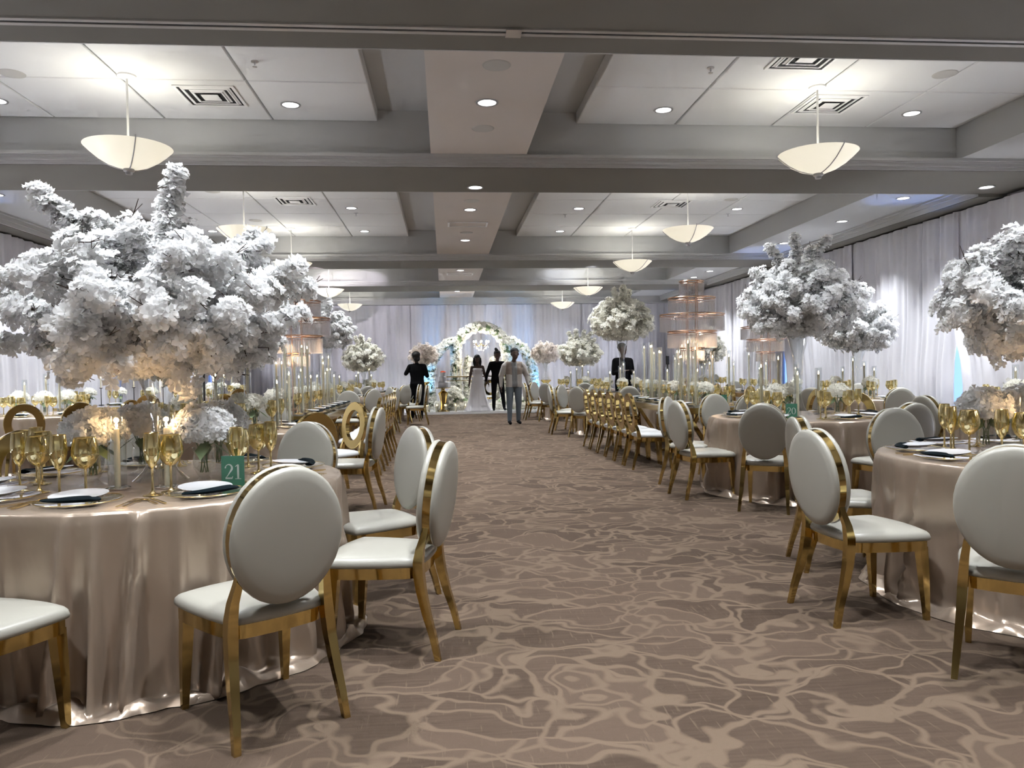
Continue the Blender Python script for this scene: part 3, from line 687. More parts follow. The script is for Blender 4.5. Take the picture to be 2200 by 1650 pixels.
def round_table(x, y, rz, label, mesh=None):
    return thing([('tablecloth', mesh or CL_FAR[0]), ('tabletop', TTOP), ('pedestal', TPED)], 'round_table', label, 'table', (x, y, 0), rz, 'round tables in champagne satin')
HT = .767

# ------------------------------------------------------------------ tableware
WINE = MB().lathe([(.036,0),(.035,.004),(.010,.010),(.005,.022),(.0045,.09),(.010,.100),(.030,.115),(.043,.138),(.046,.158),(.043,.185),(.036,.213)], 24)
WINE.f.pop()
WINEP = [('bowl', None)]
def glass_parts(pr_bowl, pr_stem, z1):
    b = MB().shell(pr_bowl, 24).mesh('bowl', AMBER); s = MB().lathe(pr_stem, 16).mesh('stem', GOLDF)
    rimr, rimz = pr_bowl[-1]; l = MB().tube([(rimr*math.cos(TAU*i/24), rimr*math.sin(TAU*i/24), rimz) for i in range(25)], .0011, 4, False).mesh('lip', GOLDF)
    return [('bowl', b), ('stem', s), ('lip', l)]
WINEP = glass_parts([(.002,.098),(.018,.104),(.034,.122),(.0445,.146),(.046,.160),(.043,.186),(.0365,.214)], [(.036,0),(.035,.003),(.012,.008),(.005,.018),(.0042,.09),(.006,.099),(0,.1)], .21)
FLUTP = glass_parts([(.002,.098),(.012,.108),(.024,.132),(.0285,.160),(.029,.180),(.027,.205),(.0245,.228)], [(.034,0),(.033,.003),(.011,.008),(.0048,.018),(.0042,.09),(.006,.099),(0,.1)], .23)
CHP = [('dish', MB().lathe([(.0,.002),(.10,.002),(.13,.006),(.163,.016),(.165,.018),(.130,.010),(.10,.006),(0,.006)], 40).mesh('dish', CHARG)),
       ('gold_rim', MB().tube([(.164*math.cos(TAU*i/40), .164*math.sin(TAU*i/40), .0175) for i in range(41)], .0018, 4, False).mesh('gold_rim', GOLDF))]
PLATEM = MB().lathe([(.0,0),(.065,0),(.075,.004),(.108,.014),(.110,.016),(.074,.008),(.0,.006)], 36).mesh('plate', PLATE)
def napkin_mesh(seed=0):
    r = random.Random(seed); v = []; f = []; n = 20; m_ = 8
    for i in range(n+1):
        t = i/n; a = math.radians(-58+116*t); rc = .102; w2 = .020*(1+.12*math.sin(7*t+seed)); h = .011*(1+.25*math.sin(5*t+seed*2)) 
        if t < .12 or t > .88: w2 *= 1.15; h *= .8
        cxp, cyp = rc*math.sin(a)*1.18, rc*math.cos(a)*.92
        for k in range(m_):
            b2 = TAU*k/m_; d = w2*math.cos(b2); v.append((cxp+d*math.sin(a), cyp+d*math.cos(a), max(.0, h+h*math.sin(b2)*.98)))
    for i in range(n):
        for k in range(m_): f.append((i*m_+k, i*m_+(k+1)%m_, (i+1)*m_+(k+1)%m_, (i+1)*m_+k))
    f.append(tuple(reversed(range(m_)))); f.append(tuple(n*m_+k for k in range(m_)))
    return MB().add(v, f).mesh('napkin', NAVY, True, 60)
NAPK = [napkin_mesh(i) for i in range(3)]
def fork_mesh():
    mb = MB(); mb.add([(-.004,-.10,.002),(.004,-.10,.002),(.0025,.02,.004),(-.0025,.02,.004),(-.004,-.10,.004),(.004,-.10,.004),(.0025,.02,.006),(-.0025,.02,.006)],[(3,2,1,0),(4,5,6,7),(0,1,5,4),(1,2,6,5),(2,3,7,6),(3,0,4,7)])
    mb.box(-.010,.010,.02,.05,.003,.005)
    for k in range(4): mb.box(-.010+.0057*k,-.007+.0057*k,.05,.09,.003,.005)
    return mb.mesh('fork', GOLDF, False)
def knife_mesh():
    mb = MB(); mb.box(-.004,.004,-.10,.0,.001,.006); mb.add([(-.005,0,.002),(.007,0,.002),(.008,.07,.002),(.001,.11,.002),(-.005,.10,.002),(-.005,0,.004),(.007,0,.004),(.008,.07,.004),(.001,.11,.004),(-.005,.10,.004)],[(4,3,2,1,0),(5,6,7,8,9),(0,1,6,5),(1,2,7,6),(2,3,8,7),(3,4,9,8),(4,0,5,9)])
    return mb.mesh('knife', GOLDF, False)
def spoon_mesh():
    mb = MB(); mb.sweep([(0,0,0),(0,0,.06),(0,0,.12)], [(.004,.0015),(.003,.0015),(.0025,.0015)]); mb.xf(Matrix.Translation((0,-.08,.003)) @ Matrix.Rotation(-math.pi/2,4,'X'))
    mb.ball((0,.06,.004), .014, .022, .003, 12, 6); return mb.mesh('spoon', GOLDF)
FORK, KNIFE, SPOON = fork_mesh(), knife_mesh(), spoon_mesh()
def setting(cx, cy, ang, rp, z, where, grp, full=True, glasses=True, flip=0, share=False):
    """one place: charger, plate, napkin, cutlery, two glasses; ang = direction from table centre to the guest"""
    a = math.radians(ang); dx, dy = math.cos(a), math.sin(a); px, py = cx+dx*rp, cy+dy*rp; rz = a-math.pi/2
    if not in_frame(px, py, z): return
    tx, ty = -dy, dx                 # to the guest's right when facing the table is -t ... symmetrical enough
    thing(CHP, 'charger_plate', 'clear glass charger with gold rim, '+where, 'charger', (px, py, z), rz, 'glass chargers '+grp)
    obj('napkin', NAPK[RND.randrange(3)], None, (px, py, z+.0185), rz, 'dark teal napkin under the plate, '+where, 'napkin', 'dark napkins '+grp)
    obj('dinner_plate', PLATEM, None, (px-dx*.004, py-dy*.004, z+.024), rz, 'small white plate on the napkin, '+where, 'plate', 'white plates '+grp, rot=(0.06*-1,0,rz))
    if full:
        for nm, me, off in (('fork', FORK, .200), ('fork', FORK, .228), ('knife', KNIFE, -.200), ('spoon', SPOON, -.226)):
            fx, fy = px+tx*off+dx*.01, py+ty*off+dy*.01
            w2 = where
            if nm == 'fork': w2 = ('inner, ' if off < .21 else 'outer, ')+where
            obj(nm, me, None, (fx, fy, z), rz+math.pi, 'gold %s, %s' % (nm, w2), nm, 'gold cutlery '+grp)
    if glasses:
        for nm, P_, off, back in (('wine_glass', WINEP, -.075, .205), ('flute_glass', FLUTP, -.165, .165)):
            gx, gy = px+tx*off-dx*back, py+ty*off-dy*back
            thing(P_, nm, ('gold mirrored wine glass, ' if nm[0] == 'w' else 'narrow gold mirrored flute, ')+where, 'glass', (gx, gy, z), RND.uniform(0,6), ('gold wine glasses ' if nm[0] == 'w' else 'gold flutes ')+grp, 1.18)

SEATW = ['right','far right','far','far left','left','near left','near','near right']
ORD = ['first','second','third','fourth','fifth','sixth','seventh','eighth','ninth','tenth','eleventh','twelfth','thirteenth','fourteenth','fifteenth','sixteenth','seventeenth','eighteenth','nineteenth','twentieth','twenty-first','twenty-second','twenty-third','twenty-fourth']
def seatw(ang): return SEATW[int(round((ang % 360)/45)) % 8]

# candles
def candle_parts(h, r=.011, tube_r=.036, tube_h=None, foot=True, lit=True):
    tube_h = tube_h or h+.08
    p = []
    base = .012 if foot else .004
    if foot: p.append(('foot', MB().lathe([(tube_r+.016,0),(tube_r+.016,.006),(tube_r,.012),(0,.012)], 24).mesh('foot', MIRROR)))
    p.append(('glass_tube', MB().shell([(tube_r,base),(tube_r,tube_h),(tube_r-.002,tube_h),(tube_r-.002,base)], 24).mesh('glass_tube', GLASS)))
    p.append(('candle', MB().lathe([(r*1.05,base),(r,h-.004),(r*.8,h),(0,h-.002)], 12).mesh('candle', WAX)))
    if lit: p.append(('flame', MB().lathe([(0,h),(.0045,h+.008),(.006,h+.015),(.003,h+.028),(0,h+.038)], 8).mesh('flame', FLAME)))
    return p
C_NEAR = candle_parts(.275, .0125, .040, .36)
C_T = [candle_parts(h, .013, .034, h+.07) for h in (.42,.50,.58)]
C_TALL = [candle_parts(h, .014, .036, h+.09) for h in (.46,.56,.66,.76,.86)]
C_LOW = candle_parts(.13, .018, .035, .15, False)

# vases
def trumpet(h=.55, base=.135, top=.105):
    return MB().shell([(base,.004),(base*.92,.012),(base*.62,.05),(base*.42,.10),(.040,.17),(.032,.22),(.045,.235),(.036,.25),(.040,.30),(.055,h*.72),(top*.8,h*.88),(top,h),(top-.004,h),(top*.78,h*.88),(.050,h*.72),(.034,.30),(.028,.24)], 32).mesh('trumpet_vase', GLASS)
def urn():
    return MB().shell([(.062,.003),(.060,.008),(.03,.018),(.022,.03),(.034,.045),(.05,.075),(.052,.11),(.045,.145),(.055,.17),(.052,.17),(.043,.145),(.048,.11),(.046,.078),(.02,.05)], 24).mesh('footed_vase', GLASS)
URN = urn()
CYLV = MB().shell([(.0,.004),(.040,.004),(.040,.16),(.038,.16),(.038,.01)], 16).mesh('cylinder_vase', GLASS)

# ------------------------------------------------------------------ number cards
def ribbon(pts, wid, d=.0012):
    mb = MB(); n = len(pts); v = []; f = []
    for i, (x, y) in enumerate(pts):
        a = Vector(pts[max(i-1,0)]); b2 = Vector(pts[min(i+1,n-1)]); t = (b2-a).normalized(); nx, ny = -t.y, t.x; w2 = wid[i]/2
        v += [(x+nx*w2, -d, y+ny*w2), (x-nx*w2, -d, y-ny*w2), (x+nx*w2, 0, y+ny*w2), (x-nx*w2, 0, y-ny*w2)]
    for i in range(n-1):
        b3 = i*4; f += [(b3,b3+1,b3+5,b3+4), (b3+2,b3+6,b3+7,b3+3), (b3,b3+4,b3+6,b3+2), (b3+1,b3+3,b3+7,b3+5)]
    f += [(0,2,3,1), (n*4-4,n*4-3,n*4-1,n*4-2)]
    return mb.add(v, f)
def arc(cx, cy, rx, ry, a0, a1, n=14): return [(cx+rx*math.cos(math.radians(a0+(a1-a0)*i/n)), cy+ry*math.sin(math.radians(a0+(a1-a0)*i/n))) for i in range(n+1)]
def digit(ch):
    mb = MB()
    if ch == '1':
        mb.v, mb.f = ribbon([(.30,0),(.30,.97)], [.13,.13]).v, ribbon([(.30,0),(.30,.97)], [.13,.13]).f
        q = ribbon([(.10,.02),(.50,.02)], [.045,.045]); mb.add(q.v, q.f); q = ribbon([(.10,.82),(.20,.89),(.31,.97)], [.03,.06,.06]); mb.add(q.v, q.f)
    elif ch == '2':
        p = [(.06,.72),(.075,.80)]+arc(.29,.745,.22,.23,150,-38,14)+[(.38,.48),(.25,.28),(.10,.09)]
        wd = [.09,.09]+[.05+.085*min(1,max(0,(i-3)/7)) for i in range(15)]+[.085,.06,.05]
        q = ribbon(p, wd); mb.add(q.v, q.f); q = ribbon([(.06,.055),(.30,.055),(.50,.055),(.575,.20)], [.11,.11,.11,.02]); mb.add(q.v, q.f)
    elif ch == '0':
        p = arc(.32,.49,.235,.45,90,450,28); wd = [.045+.095*abs(math.sin(math.pi*2*i/28)) for i in range(29)]
        q = ribbon(p, wd); mb.add(q.v, q.f)
    return mb
def sign_parts(text, w2=.105, h=.145):
    p = [('card', MB().box(-w2/2,w2/2,0,.003,.004,h).mesh('card', GREEN, False)),
         ('stand', MB().box(-w2/2-.006,w2/2+.006,-.012,.03,0,.004).mesh('stand', GREEN, False))]
    sc = .068; tw = {'1':.50,'2':.62,'0':.64}; tot = sum(tw[c] for c in text)*sc; x = -tot/2
    for c in text:
        q = digit(c); q.xf(Matrix.Translation((x, -.0002, .040)) @ Matrix.Scale(sc, 4)); p.append(('numeral', q.mesh('numeral', SILVER, False))); x += tw[c]*sc
    return p
def sign(text, x, y, z, rz, label, lean=.12):
    o = thing(sign_parts(text), 'number_card', label, 'sign', (x, y, z), rz, 'green table number cards')
    return o

BQ = [bouquet(s, .135, 170, .026, 4) for s in (1,2)]
BQS = [bouquet(s+10, .105, 90, .026, 0, PETALC, False) for s in (1,2,3)]
LOWB = bouquet(31, .15, 120, .030, 0, PETALC, False)
TREE_A = blossom_tree(5, 96, .62, .36, .40, .34, fsize=.036, per=9,
    sprigs=[(.13,-.08,.98),(.02,.10,.84),(-.42,-.10,.78),(-.48,-.14,.86),(-.40,.1,.72),(-.78,-.1,.40),(-.74,-.2,.50),(-.70,.05,.30),(-.68,-.15,.16),(.74,-.05,.42),(.70,-.1,.52),(.68,.1,.30),(.52,.05,.66),(.45,.1,.70),(-.25,-.1,.76),(-.10,.1,.72)])
TREE_B = blossom_tree(8, 84, .56, .40, .38, .36, fsize=.036, per=9,
    sprigs=[(-.05,-.05,1.03),(.20,.1,.93),(.33,.0,1.0),(-.32,-.05,.92),(-.52,-.1,.66),(-.58,-.1,.45),(-.62,-.15,.25),(-.5,-.2,.08),(.66,-.1,.42),(.70,0,.30),(.55,.1,.66),(.5,-.1,.1)])
TREE_C = blossom_tree(14, 72, .56, .40, .36, .36, fsize=.044, per=7, rich=False, m=PETALC,
    sprigs=[(-.12,-.1,.95),(.10,0,.98),(.34,.0,.92),(-.36,-.05,.90),(-.5,0,.72),(.6,0,.5),(.66,-.1,.22),(-.66,-.1,.35)])
TV = trumpet(.56)
TVT = trumpet(.72, .125, .12)
_tv = {}
def tvase(h):
    k = round(h+.04, 2)
    if k not in _tv: _tv[k] = trumpet(k, .13, .115)
    return _tv[k]
def tree(P_, x, y, z, h, label, where, rz=0, s=1.0, vase=None):
    obj('trumpet_vase', tvase(h), None, (x, y, z), rz, 'tall clear glass trumpet vase '+where.replace('table 20','the middle right table').replace('table 10','the second left table'), 'vase', 'trumpet vases under the blossom arrangements')
    thing(P_, 'blossom_arrangement', label, 'flowers', (x, y, z+h), rz, 'tall white blossom arrangements', s)

# ================================================================== round table 21 (front left)
T21 = (-1.45, 3.95)
round_table(*T21, .4, 'large satin-covered round table in the left foreground with the card 21', cloth_mesh(4, na=320, puddle=.06))
def rnd_chair(c, ang, d, kind, label, group, turn=0):
    a = math.radians(ang); chair(kind, c[0]+d*math.cos(a), c[1]+d*math.sin(a), ang+180+turn, label, group)
G21 = 'chairs at table 21'
rnd_chair(T21, -53, 1.49, 'oval', 'cream oval-back chair at table 21 seen squarely from behind', G21)
rnd_chair(T21, -13.5, 1.49, 'oval', 'cream oval-back chair at table 21 seen edge-on beside the aisle', G21)
rnd_chair(T21, 27, 1.46, 'oval', 'cream oval-back chair at table 21 behind the edge-on aisle chair', G21)
rnd_chair(T21, 68, 1.44, 'oval', 'cream oval-back chair across table 21, behind the card 21', G21)
rnd_chair(T21, 113, 1.44, 'oval', 'cream oval-back chair across table 21, behind the trumpet vase', G21)
rnd_chair(T21, 139, 1.50, 'ring', 'gold ring-back chair at the far left of table 21', G21)
chair('oval', -1.78, 2.54, 68, 'cream chair at table 21 with only its seat in the lower left corner', G21)
W21 = {-53:'before the chair seen from behind, table 21', -13.5:'aisle side of table 21', 27:'far right of table 21', 68:'across table 21 behind the card', 113:'across table 21 behind the vase', 155:'far left of table 21', 195:'left edge of table 21', 231:'near left of table 21', 267:'near edge of table 21'}
for a, wh in W21.items(): setting(*T21, a, .70, HT, wh, 'on table 21')
tree(TREE_A, -1.40, 3.92, HT, .52, 'huge white cherry-blossom arrangement over table 21, left foreground', 'on table 21')
for i, (x, y, wh) in enumerate(((-1.66,3.78,'left of the candles on table 21'), (-1.15,3.78,'behind the card 21'), (-1.60,4.22,'behind the trumpet vase, left, on table 21'), (-1.20,4.20,'behind the trumpet vase, right, on table 21'))):
    obj('footed_vase', URN, None, (x, y, HT), i, 'small footed clear glass vase '+wh, 'vase', 'footed vases on table 21')
    thing(BQ[i % 2], 'bouquet', 'round white hydrangea and rose bouquet '+wh, 'flowers', (x, y, HT+.25), i*1.3, 'low bouquets on table 21')
for x, y, wh in ((-1.50,3.66,'left'), (-1.28,3.66,'right')):
    r = thing(C_NEAR, 'hurricane_candle', 'lit ivory taper in a clear glass tube, %s one of the pair on table 21' % wh, 'candle', (x, y, HT), 0, 'tapers on table 21')
    light('candle_glow', 'POINT', (0,0,.31), .35, (1,.62,.30), r, shadow_soft_size=.012)
sign('21', -.965, 3.58, HT, -.12, 'green table card with silver numeral 21')

# ================================================================== table 22 (front right)
T22 = (3.38, 3.98); G22 = 'chairs at the front right table'
round_table(*T22, 2.1, 'round table in champagne satin at the right edge of the view', cloth_mesh(9, na=288, puddle=.06))
chair('oval', 1.86, 3.78, 6, 'cream oval-back chair on the right seen three-quarter from its side, gold rim glinting', G22)
chair('oval', 2.20, 2.80, 49, 'cream oval-back chair cut by the right edge, seen from behind', G22)
chair('oval', 2.24, 4.76, 350, 'cream oval-back chair tucked behind the three-quarter chair on the right', G22)
rnd_chair(T22, 93, 1.46, 'oval', 'cream oval-back chair facing the viewer across the right front table', G22)
W22 = {186:'aisle side of the front right table', 222:'near left of the front right table', 150:'far left of the front right table', 112:'far side of the front right table', 75:'far right of the front right table', 262:'near side of the front right table'}
for a, wh in W22.items(): setting(*T22, a, .70, HT, wh, 'on the right front table')
tree(TREE_B, 3.40, 4.02, HT, .52, 'large white blossom arrangement cut by the right edge of the view', 'on the right front table', .6)
for i, (x, y, wh) in enumerate(((3.05,4.10,'left on the right front table'), (3.42,3.72,'near the green card on the right'), (3.45,4.35,'far on the right front table'))):
    obj('footed_vase', URN, None, (x, y, HT), i, 'small footed clear glass vase '+wh, 'vase', 'footed vases on the right front table')
    thing(BQ[(i+1) % 2], 'bouquet', 'round white hydrangea bouquet '+wh, 'flowers', (x, y, HT+.25), i*2.1, 'low bouquets on the right front table')
for x, y, wh in ((3.05,3.78,'left'), (3.17,3.86,'right')):
    r = thing(C_NEAR, 'hurricane_candle', 'lit ivory taper in a glass tube, %s one on the right front table' % wh, 'candle', (x, y, HT), 0, 'tapers on the right front table')
    light('candle_glow', 'POINT', (0,0,.31), .35, (1,.62,.30), r, shadow_soft_size=.012)
thing([('card', MB().box(-.0525,.0525,0,.003,.004,.145).mesh('card', GREEN, False)), ('stand', MB().box(-.058,.058,-.012,.03,0,.004).mesh('stand', GREEN, False))],
      'number_card', 'green table card cut by the right edge of the view', 'sign', (3.10, 3.60, HT), -.5, 'green table number cards')

# ================================================================== table 20 (middle right)
T20 = (3.66, 7.62); G20 = 'chairs at table 20'
round_table(*T20, .9, 'satin-covered round table right of the aisle with the card 20', CL_FAR[1])
chair('oval', 2.28, 7.43, 7, 'cream oval-back chair edge-on to the aisle at the middle right table', G20)
chair('oval', 2.75, 6.47, 57, 'cream oval-back chair at table 20 seen from behind, nearest the aisle', G20)
rnd_chair(T20, 280, 1.52, 'oval', 'cream oval-back chair at table 20 seen from behind, right of the card 20', G20)
rnd_chair(T20, 146, 1.46, 'oval', 'cream oval-back chair at table 20 partly hidden by the edge-on aisle chair', G20)
rnd_chair(T20, 108, 1.46, 'oval', 'cream oval-back chair across table 20, facing the viewer', G20)
rnd_chair(T20, 40, 1.46, 'ring', 'gold ring-back chair across table 20, far right', G20)
for k, a in enumerate((180,225,280,315,0,45,95,135)): setting(*T20, a, .68, HT, seatw(a)+' seat of the middle right table', 'on table 20', full=k < 4)
tree(TREE_B, 3.66, 7.70, HT, .82, 'tall white blossom arrangement over table 20', 'on table 20', 0, 1.0, TVT)
for i, (x, y) in enumerate(((3.35,7.55), (3.95,7.45), (3.70,8.0))):
    obj('footed_vase', URN, None, (x, y, HT), i, 'small footed glass vase, %s one on the middle right table' % ['left','right','far'][i], 'vase', 'footed vases on table 20')
    thing(BQS[i], 'bouquet', 'low cream bouquet, %s one on the middle right table' % ['left','right','far'][i], 'flowers', (x, y, HT+.24), i, 'low bouquets on table 20')
for i, (x, y) in enumerate(((3.33,7.86),(3.55,7.93),(3.93,7.80),(3.52,7.42))):
    thing(C_T[(i+1) % 3 if i < 3 else 0], 'hurricane_candle', 'lit taper in a glass tube, %s from the left, middle right table' % ['first','third','fourth','second and shortest'][i], 'candle', (x, y, HT), 0, 'tapers on table 20')
sign('20', 3.36, 7.22, HT, -.35, 'green table card with numeral 20 on the middle right table')

# ================================================================== table 10 (behind table 21)
T10 = (-2.10, 7.50); G10 = 'chairs at table 10'
round_table(*T10, 1.7, 'round champagne satin table with the card 10, behind table 21', CL_FAR[0])
chair('ring', -1.05, 6.40, 134, 'gold ring-back chair behind table 21 seen squarely from behind', G10)
rnd_chair(T10, -8, 1.50, 'oval', 'cream oval-back chair at table 10 hidden behind the aisle chair of table 21', G10)
rnd_chair(T10, 40, 1.50, 'ring', 'gold ring-back chair at table 10 turned toward the viewer near the aisle', G10)
rnd_chair(T10, 85, 1.5, 'oval', 'cream oval-back chair across table 10', G10)
rnd_chair(T10, 130, 1.5, 'ring', 'gold ring-back chair left of the second left table, facing the aisle', G10)
chair('ring', -3.75, 6.45, 20, 'gold ring-back chair at the left edge of the view', G10)
for a in range(0,360,45): setting(*T10, a-3, .68, HT, seatw(a)+' seat of the second left table', 'on table 10', full=False)
tree(TREE_A, -2.15, 7.55, HT, .62, 'white blossom arrangement over table 10, half hidden by the foreground one', 'on table 10', 2.2, .95, TVT)
for i, (x, y) in enumerate(((-1.75,7.25), (-2.40,7.30), (-2.05,7.9))):
    obj('footed_vase', URN, None, (x, y, HT), i, 'small footed glass vase, %s one on the second left table' % ['right','left','far'][i], 'vase', 'footed vases on table 10')
    thing(BQS[i], 'bouquet', 'low white bouquet, %s one on the second left table' % ['right','left','far'][i], 'flowers', (x, y, HT+.24), i, 'low bouquets on table 10')
for i, (x, y) in enumerate(((-2.35,7.62),(-2.22,7.70),(-1.93,7.75),(-1.62,7.62),(-1.52,7.70),(-2.5,7.72))):
    thing(C_T[i % 3], 'hurricane_candle', 'lit taper in a glass tube, %s from the left on the second left table' % ['second','third','fourth','fifth','sixth','first'][i], 'candle', (x, y, HT), 0, 'tapers on table 10')
sign('10', -1.98, 6.95, HT, .05, 'green table card with numeral 10 behind table 21')

# ================================================================== other round tables
def far_table(c, rz, lab, short, chairs, treeP=None, th=.62, ts=1.0, tl=None, nset=8, candles=4, tv=None, extra=()):
    round_table(*c, rz, lab, CL_FAR[int(rz*10) % 2])
    for (a, kind, l) in chairs: rnd_chair(c, a, 1.47, kind, l, 'chairs at '+short)
    for k in range(8): setting(*c, k*45+3, .68, HT, seatw(k*45)+' seat of '+short, 'on '+short, full=False)
    if treeP: tree(treeP, c[0], c[1], HT, th, tl, 'on '+short, rz*3, ts, tv or TVT)
    for i, (x, y) in enumerate(sorted((c[0]+.33*math.cos(rz+j*TAU/3), c[1]+.33*math.sin(rz+j*TAU/3)) for j in range(3))):
        obj('footed_vase', URN, None, (x, y, HT), i, 'small footed glass vase, %s from left on %s' % (ORD[i], short), 'vase', 'footed vases on '+short)
        thing(BQS[i], 'bouquet', 'low cream bouquet, %s from left on %s' % (ORD[i], short), 'flowers', (x, y, HT+.24), i, 'low bouquets on '+short)
    for i, (x, y) in enumerate(sorted((c[0]+.24*math.cos(rz+.9+j*TAU/candles), c[1]+.24*math.sin(rz+.9+j*TAU/candles)) for j in range(candles))):
        thing(C_T[i % 3], 'hurricane_candle', 'lit taper in a glass tube, %s from left on %s' % (ORD[i], short), 'candle', (x, y, HT), 0, 'tapers on '+short)
def oc(short, *ls): return [(a, k, 'cream oval-back chair %s, %s' % (d, short) if k == 'oval' else 'gold ring-back chair %s, %s' % (d, short)) for a, k, d in ls]
s = 'the right-wall round table'
far_table((6.50,11.6), .5, 'round champagne table near the blue drape gap on the right wall', s, oc(s, (215,'oval','seen from behind on the left'),(262,'oval','seen from behind at the near side'),(155,'oval','at the far left'),(60,'oval','facing the viewer against the drape'),(110,'oval','facing the viewer at the back')), TREE_B, .74, 1.0, 'white blossom arrangement before the right wall drapes, between two larger ones', 7)
s = 'the right-edge table'
far_table((6.35,7.7), 1.2, 'round champagne table at the right edge behind the front right table', s, oc(s, (188,'oval','seen edge-on'),), None, nset=7, candles=2)
s = 'the third right round table'
far_table((3.55,15.2), .3, 'round champagne table past the mirrored long table on the right', s, oc(s, (180,'oval','edge-on by the aisle'),(222,'oval','seen from behind by the aisle'),(262,'oval','seen from behind toward the long table'),(310,'oval','seen from behind on its right'),(140,'oval','facing half to the viewer'),(100,'oval','across it')), TREE_C, 1.08, 1.1, 'white blossom arrangement on the right, before the dark-clad figure')
s = 'the last right round table'
far_table((3.5,19.8), .8, 'round champagne table nearest the stage on the right', s, oc(s, (183,'oval','edge-on by the aisle'),(225,'oval','seen from behind'),(140,'oval','facing half away'),(265,'oval','at the near side')), TREE_C, .60, .95, 'cream blossom arrangement nearest the stage on the right')
s = 'the third left round table'
far_table((-2.45,16.5), .6, 'round champagne table past the mirrored long table on the left', s, oc(s, (-10,'oval','edge-on by the aisle'),(-45,'oval','seen from behind by the aisle'),(-80,'oval','seen from behind toward the long table'),(30,'oval','facing half to the viewer'),(75,'oval','across it')), TREE_B, 1.05, 1.0, 'white blossom arrangement past the left crystal tower')
s = 'the last left round table'
far_table((-2.1,20.3), 1.4, 'round champagne table nearest the stage on the left', s, oc(s, (-40,'oval','seen from behind by the aisle'),(-5,'oval','edge-on by the aisle'),(-80,'oval','at the near side'),(35,'oval','facing half to the viewer')), TREE_C, .55, .95, 'cream blossom arrangement nearest the stage on the left')
s = 'the left-wall round table'
far_table((-5.60,11.3), 1.0, 'round champagne table by the left wall drapes', s, oc(s, (-72,'ring','seen from behind at the left edge'),(-48,'ring','seen from behind, second from the left'),(-20,'ring','seen half sideways'),(8,'ring','on its aisle side')), None, nset=8, candles=3)
s = 'the far left-wall table'
far_table((-5.4,19.3), 1.9, 'round champagne table far along the left wall', s, oc(s, (-100,'ring','at its near side'),(-60,'ring','toward the aisle'),(-20,'oval','on the aisle side')), None, nset=6, candles=3)
s = 'the far right-wall table'
far_table((6.40,18.6), .2, 'round champagne table far along the right wall', s, oc(s, (190,'oval','on its aisle side'),(235,'ring','at its near side'),(280,'oval','toward the wall')), TREE_C, .62, .95, 'cream blossom arrangement far along the right wall')
chair('oval', -.40, 18.75, 180, 'cream oval-back chair standing edge-on at the aisle before the stage on the left', 'loose aisle chairs')

# ================================================================== mirrored long tables
def long_table(x0, x1, y0, y1, rows_along_y, label):
    h = .76; parts = [('mirror_top', MB().box(x0,x1,y0,y1,h-.02,h).mesh('mirror_top', MIRROR, False)), ('apron', MB().box(x0+.004,x1-.004,y0+.004,y1-.004,h-.10,h-.02).mesh('apron', GOLD, False))]
    if rows_along_y: ends = [((x0+x1)/2, y) for y in (y0+.35, (y0+y1)/2, y1-.35)]; d = (1,0)
    else: ends = [(x, (y0+y1)/2) for x in (x0+.35, (x0+x1)/2, x1-.35)]; d = (0,1)
    for (ex, ey) in ends:
        for sgn in (-1, 1):
            hw = .36; q = MB()
            a = Vector((ex-sgn*.05*d[0], ey-sgn*.05*d[1], .02)); b2 = Vector((ex+sgn*hw*d[0], ey+sgn*hw*d[1], h-.10))
            q.sweep([tuple(a), tuple(a.lerp(b2,.5)), tuple(b2)], [(.03,.03)]*3)
            parts.append(('leg', q.mesh('leg', GOLD, False)))
        bw = .42; q = MB().box(ex-(bw if d[0] else .05), ex+(bw if d[0] else .05), ey-(bw if d[1] else .05), ey+(bw if d[1] else .05), 0, .03); parts.append(('foot', q.mesh('foot', GOLD, False)))
    cx_, cy_ = (x0+x1)/2, (y0+y1)/2
    r = thing([], 'long_table', label, 'table', (cx_, cy_, 0), 0, 'mirrored long tables')
    for n2, me in parts: obj(n2, me, r, (-cx_, -cy_, 0))
HM = .7605
def tower_parts():
    zs = [1.81,1.56,1.31,1.06,.81]; rs = [.18,.345,.475,.36,.18]; p = []
    for k, (z, rr) in enumerate(zip(zs, rs)):
        q = MB(); path = [(rr*math.cos(TAU*i/48), rr*math.sin(TAU*i/48), z) for i in range(49)]
        q.tube(path, .011, 6, False); q.tube([(x,y,zz-.035) for x,y,zz in path], .006, 6, False)
        sps = []
        for i in range(4):
            a = TAU*i/4+.4; sp = MB().tube([(.10*math.cos(a),.10*math.sin(a),z),(rr*math.cos(a),rr*math.sin(a),z)], .006, 5); sps.append(('spoke', sp.mesh('spoke', ROSEG)))
        n = int(rr*TAU/.022); fr = MB(); L = .215 if k < 4 else .16
        for i in range(n):
            a = TAU*i/n; x, y = rr*math.cos(a), rr*math.sin(a)
            fr.tube([(x,y,z-.03),(x,y,z-.03-L)], .0065, 4)
        p.append(('ring', q.mesh('ring', ROSEG), sps+[('crystal_fringe', fr.mesh('crystal_fringe', CRYSTAL, False), 'stuff')]))
    po = MB()
    for i in range(4):
        a = TAU*i/4+.4; po = MB().tube([(.10*math.cos(a),.10*math.sin(a),.01),(.10*math.cos(a),.10*math.sin(a),1.82)], .008, 6); p.append(('post', po.mesh('post', ROSEG)))
    p.append(('base_plate', MB().lathe([(.17,0),(.17,.012),(.12,.016),(0,.016)], 32).mesh('base_plate', ROSEG)))
    return p
TOWER = tower_parts()
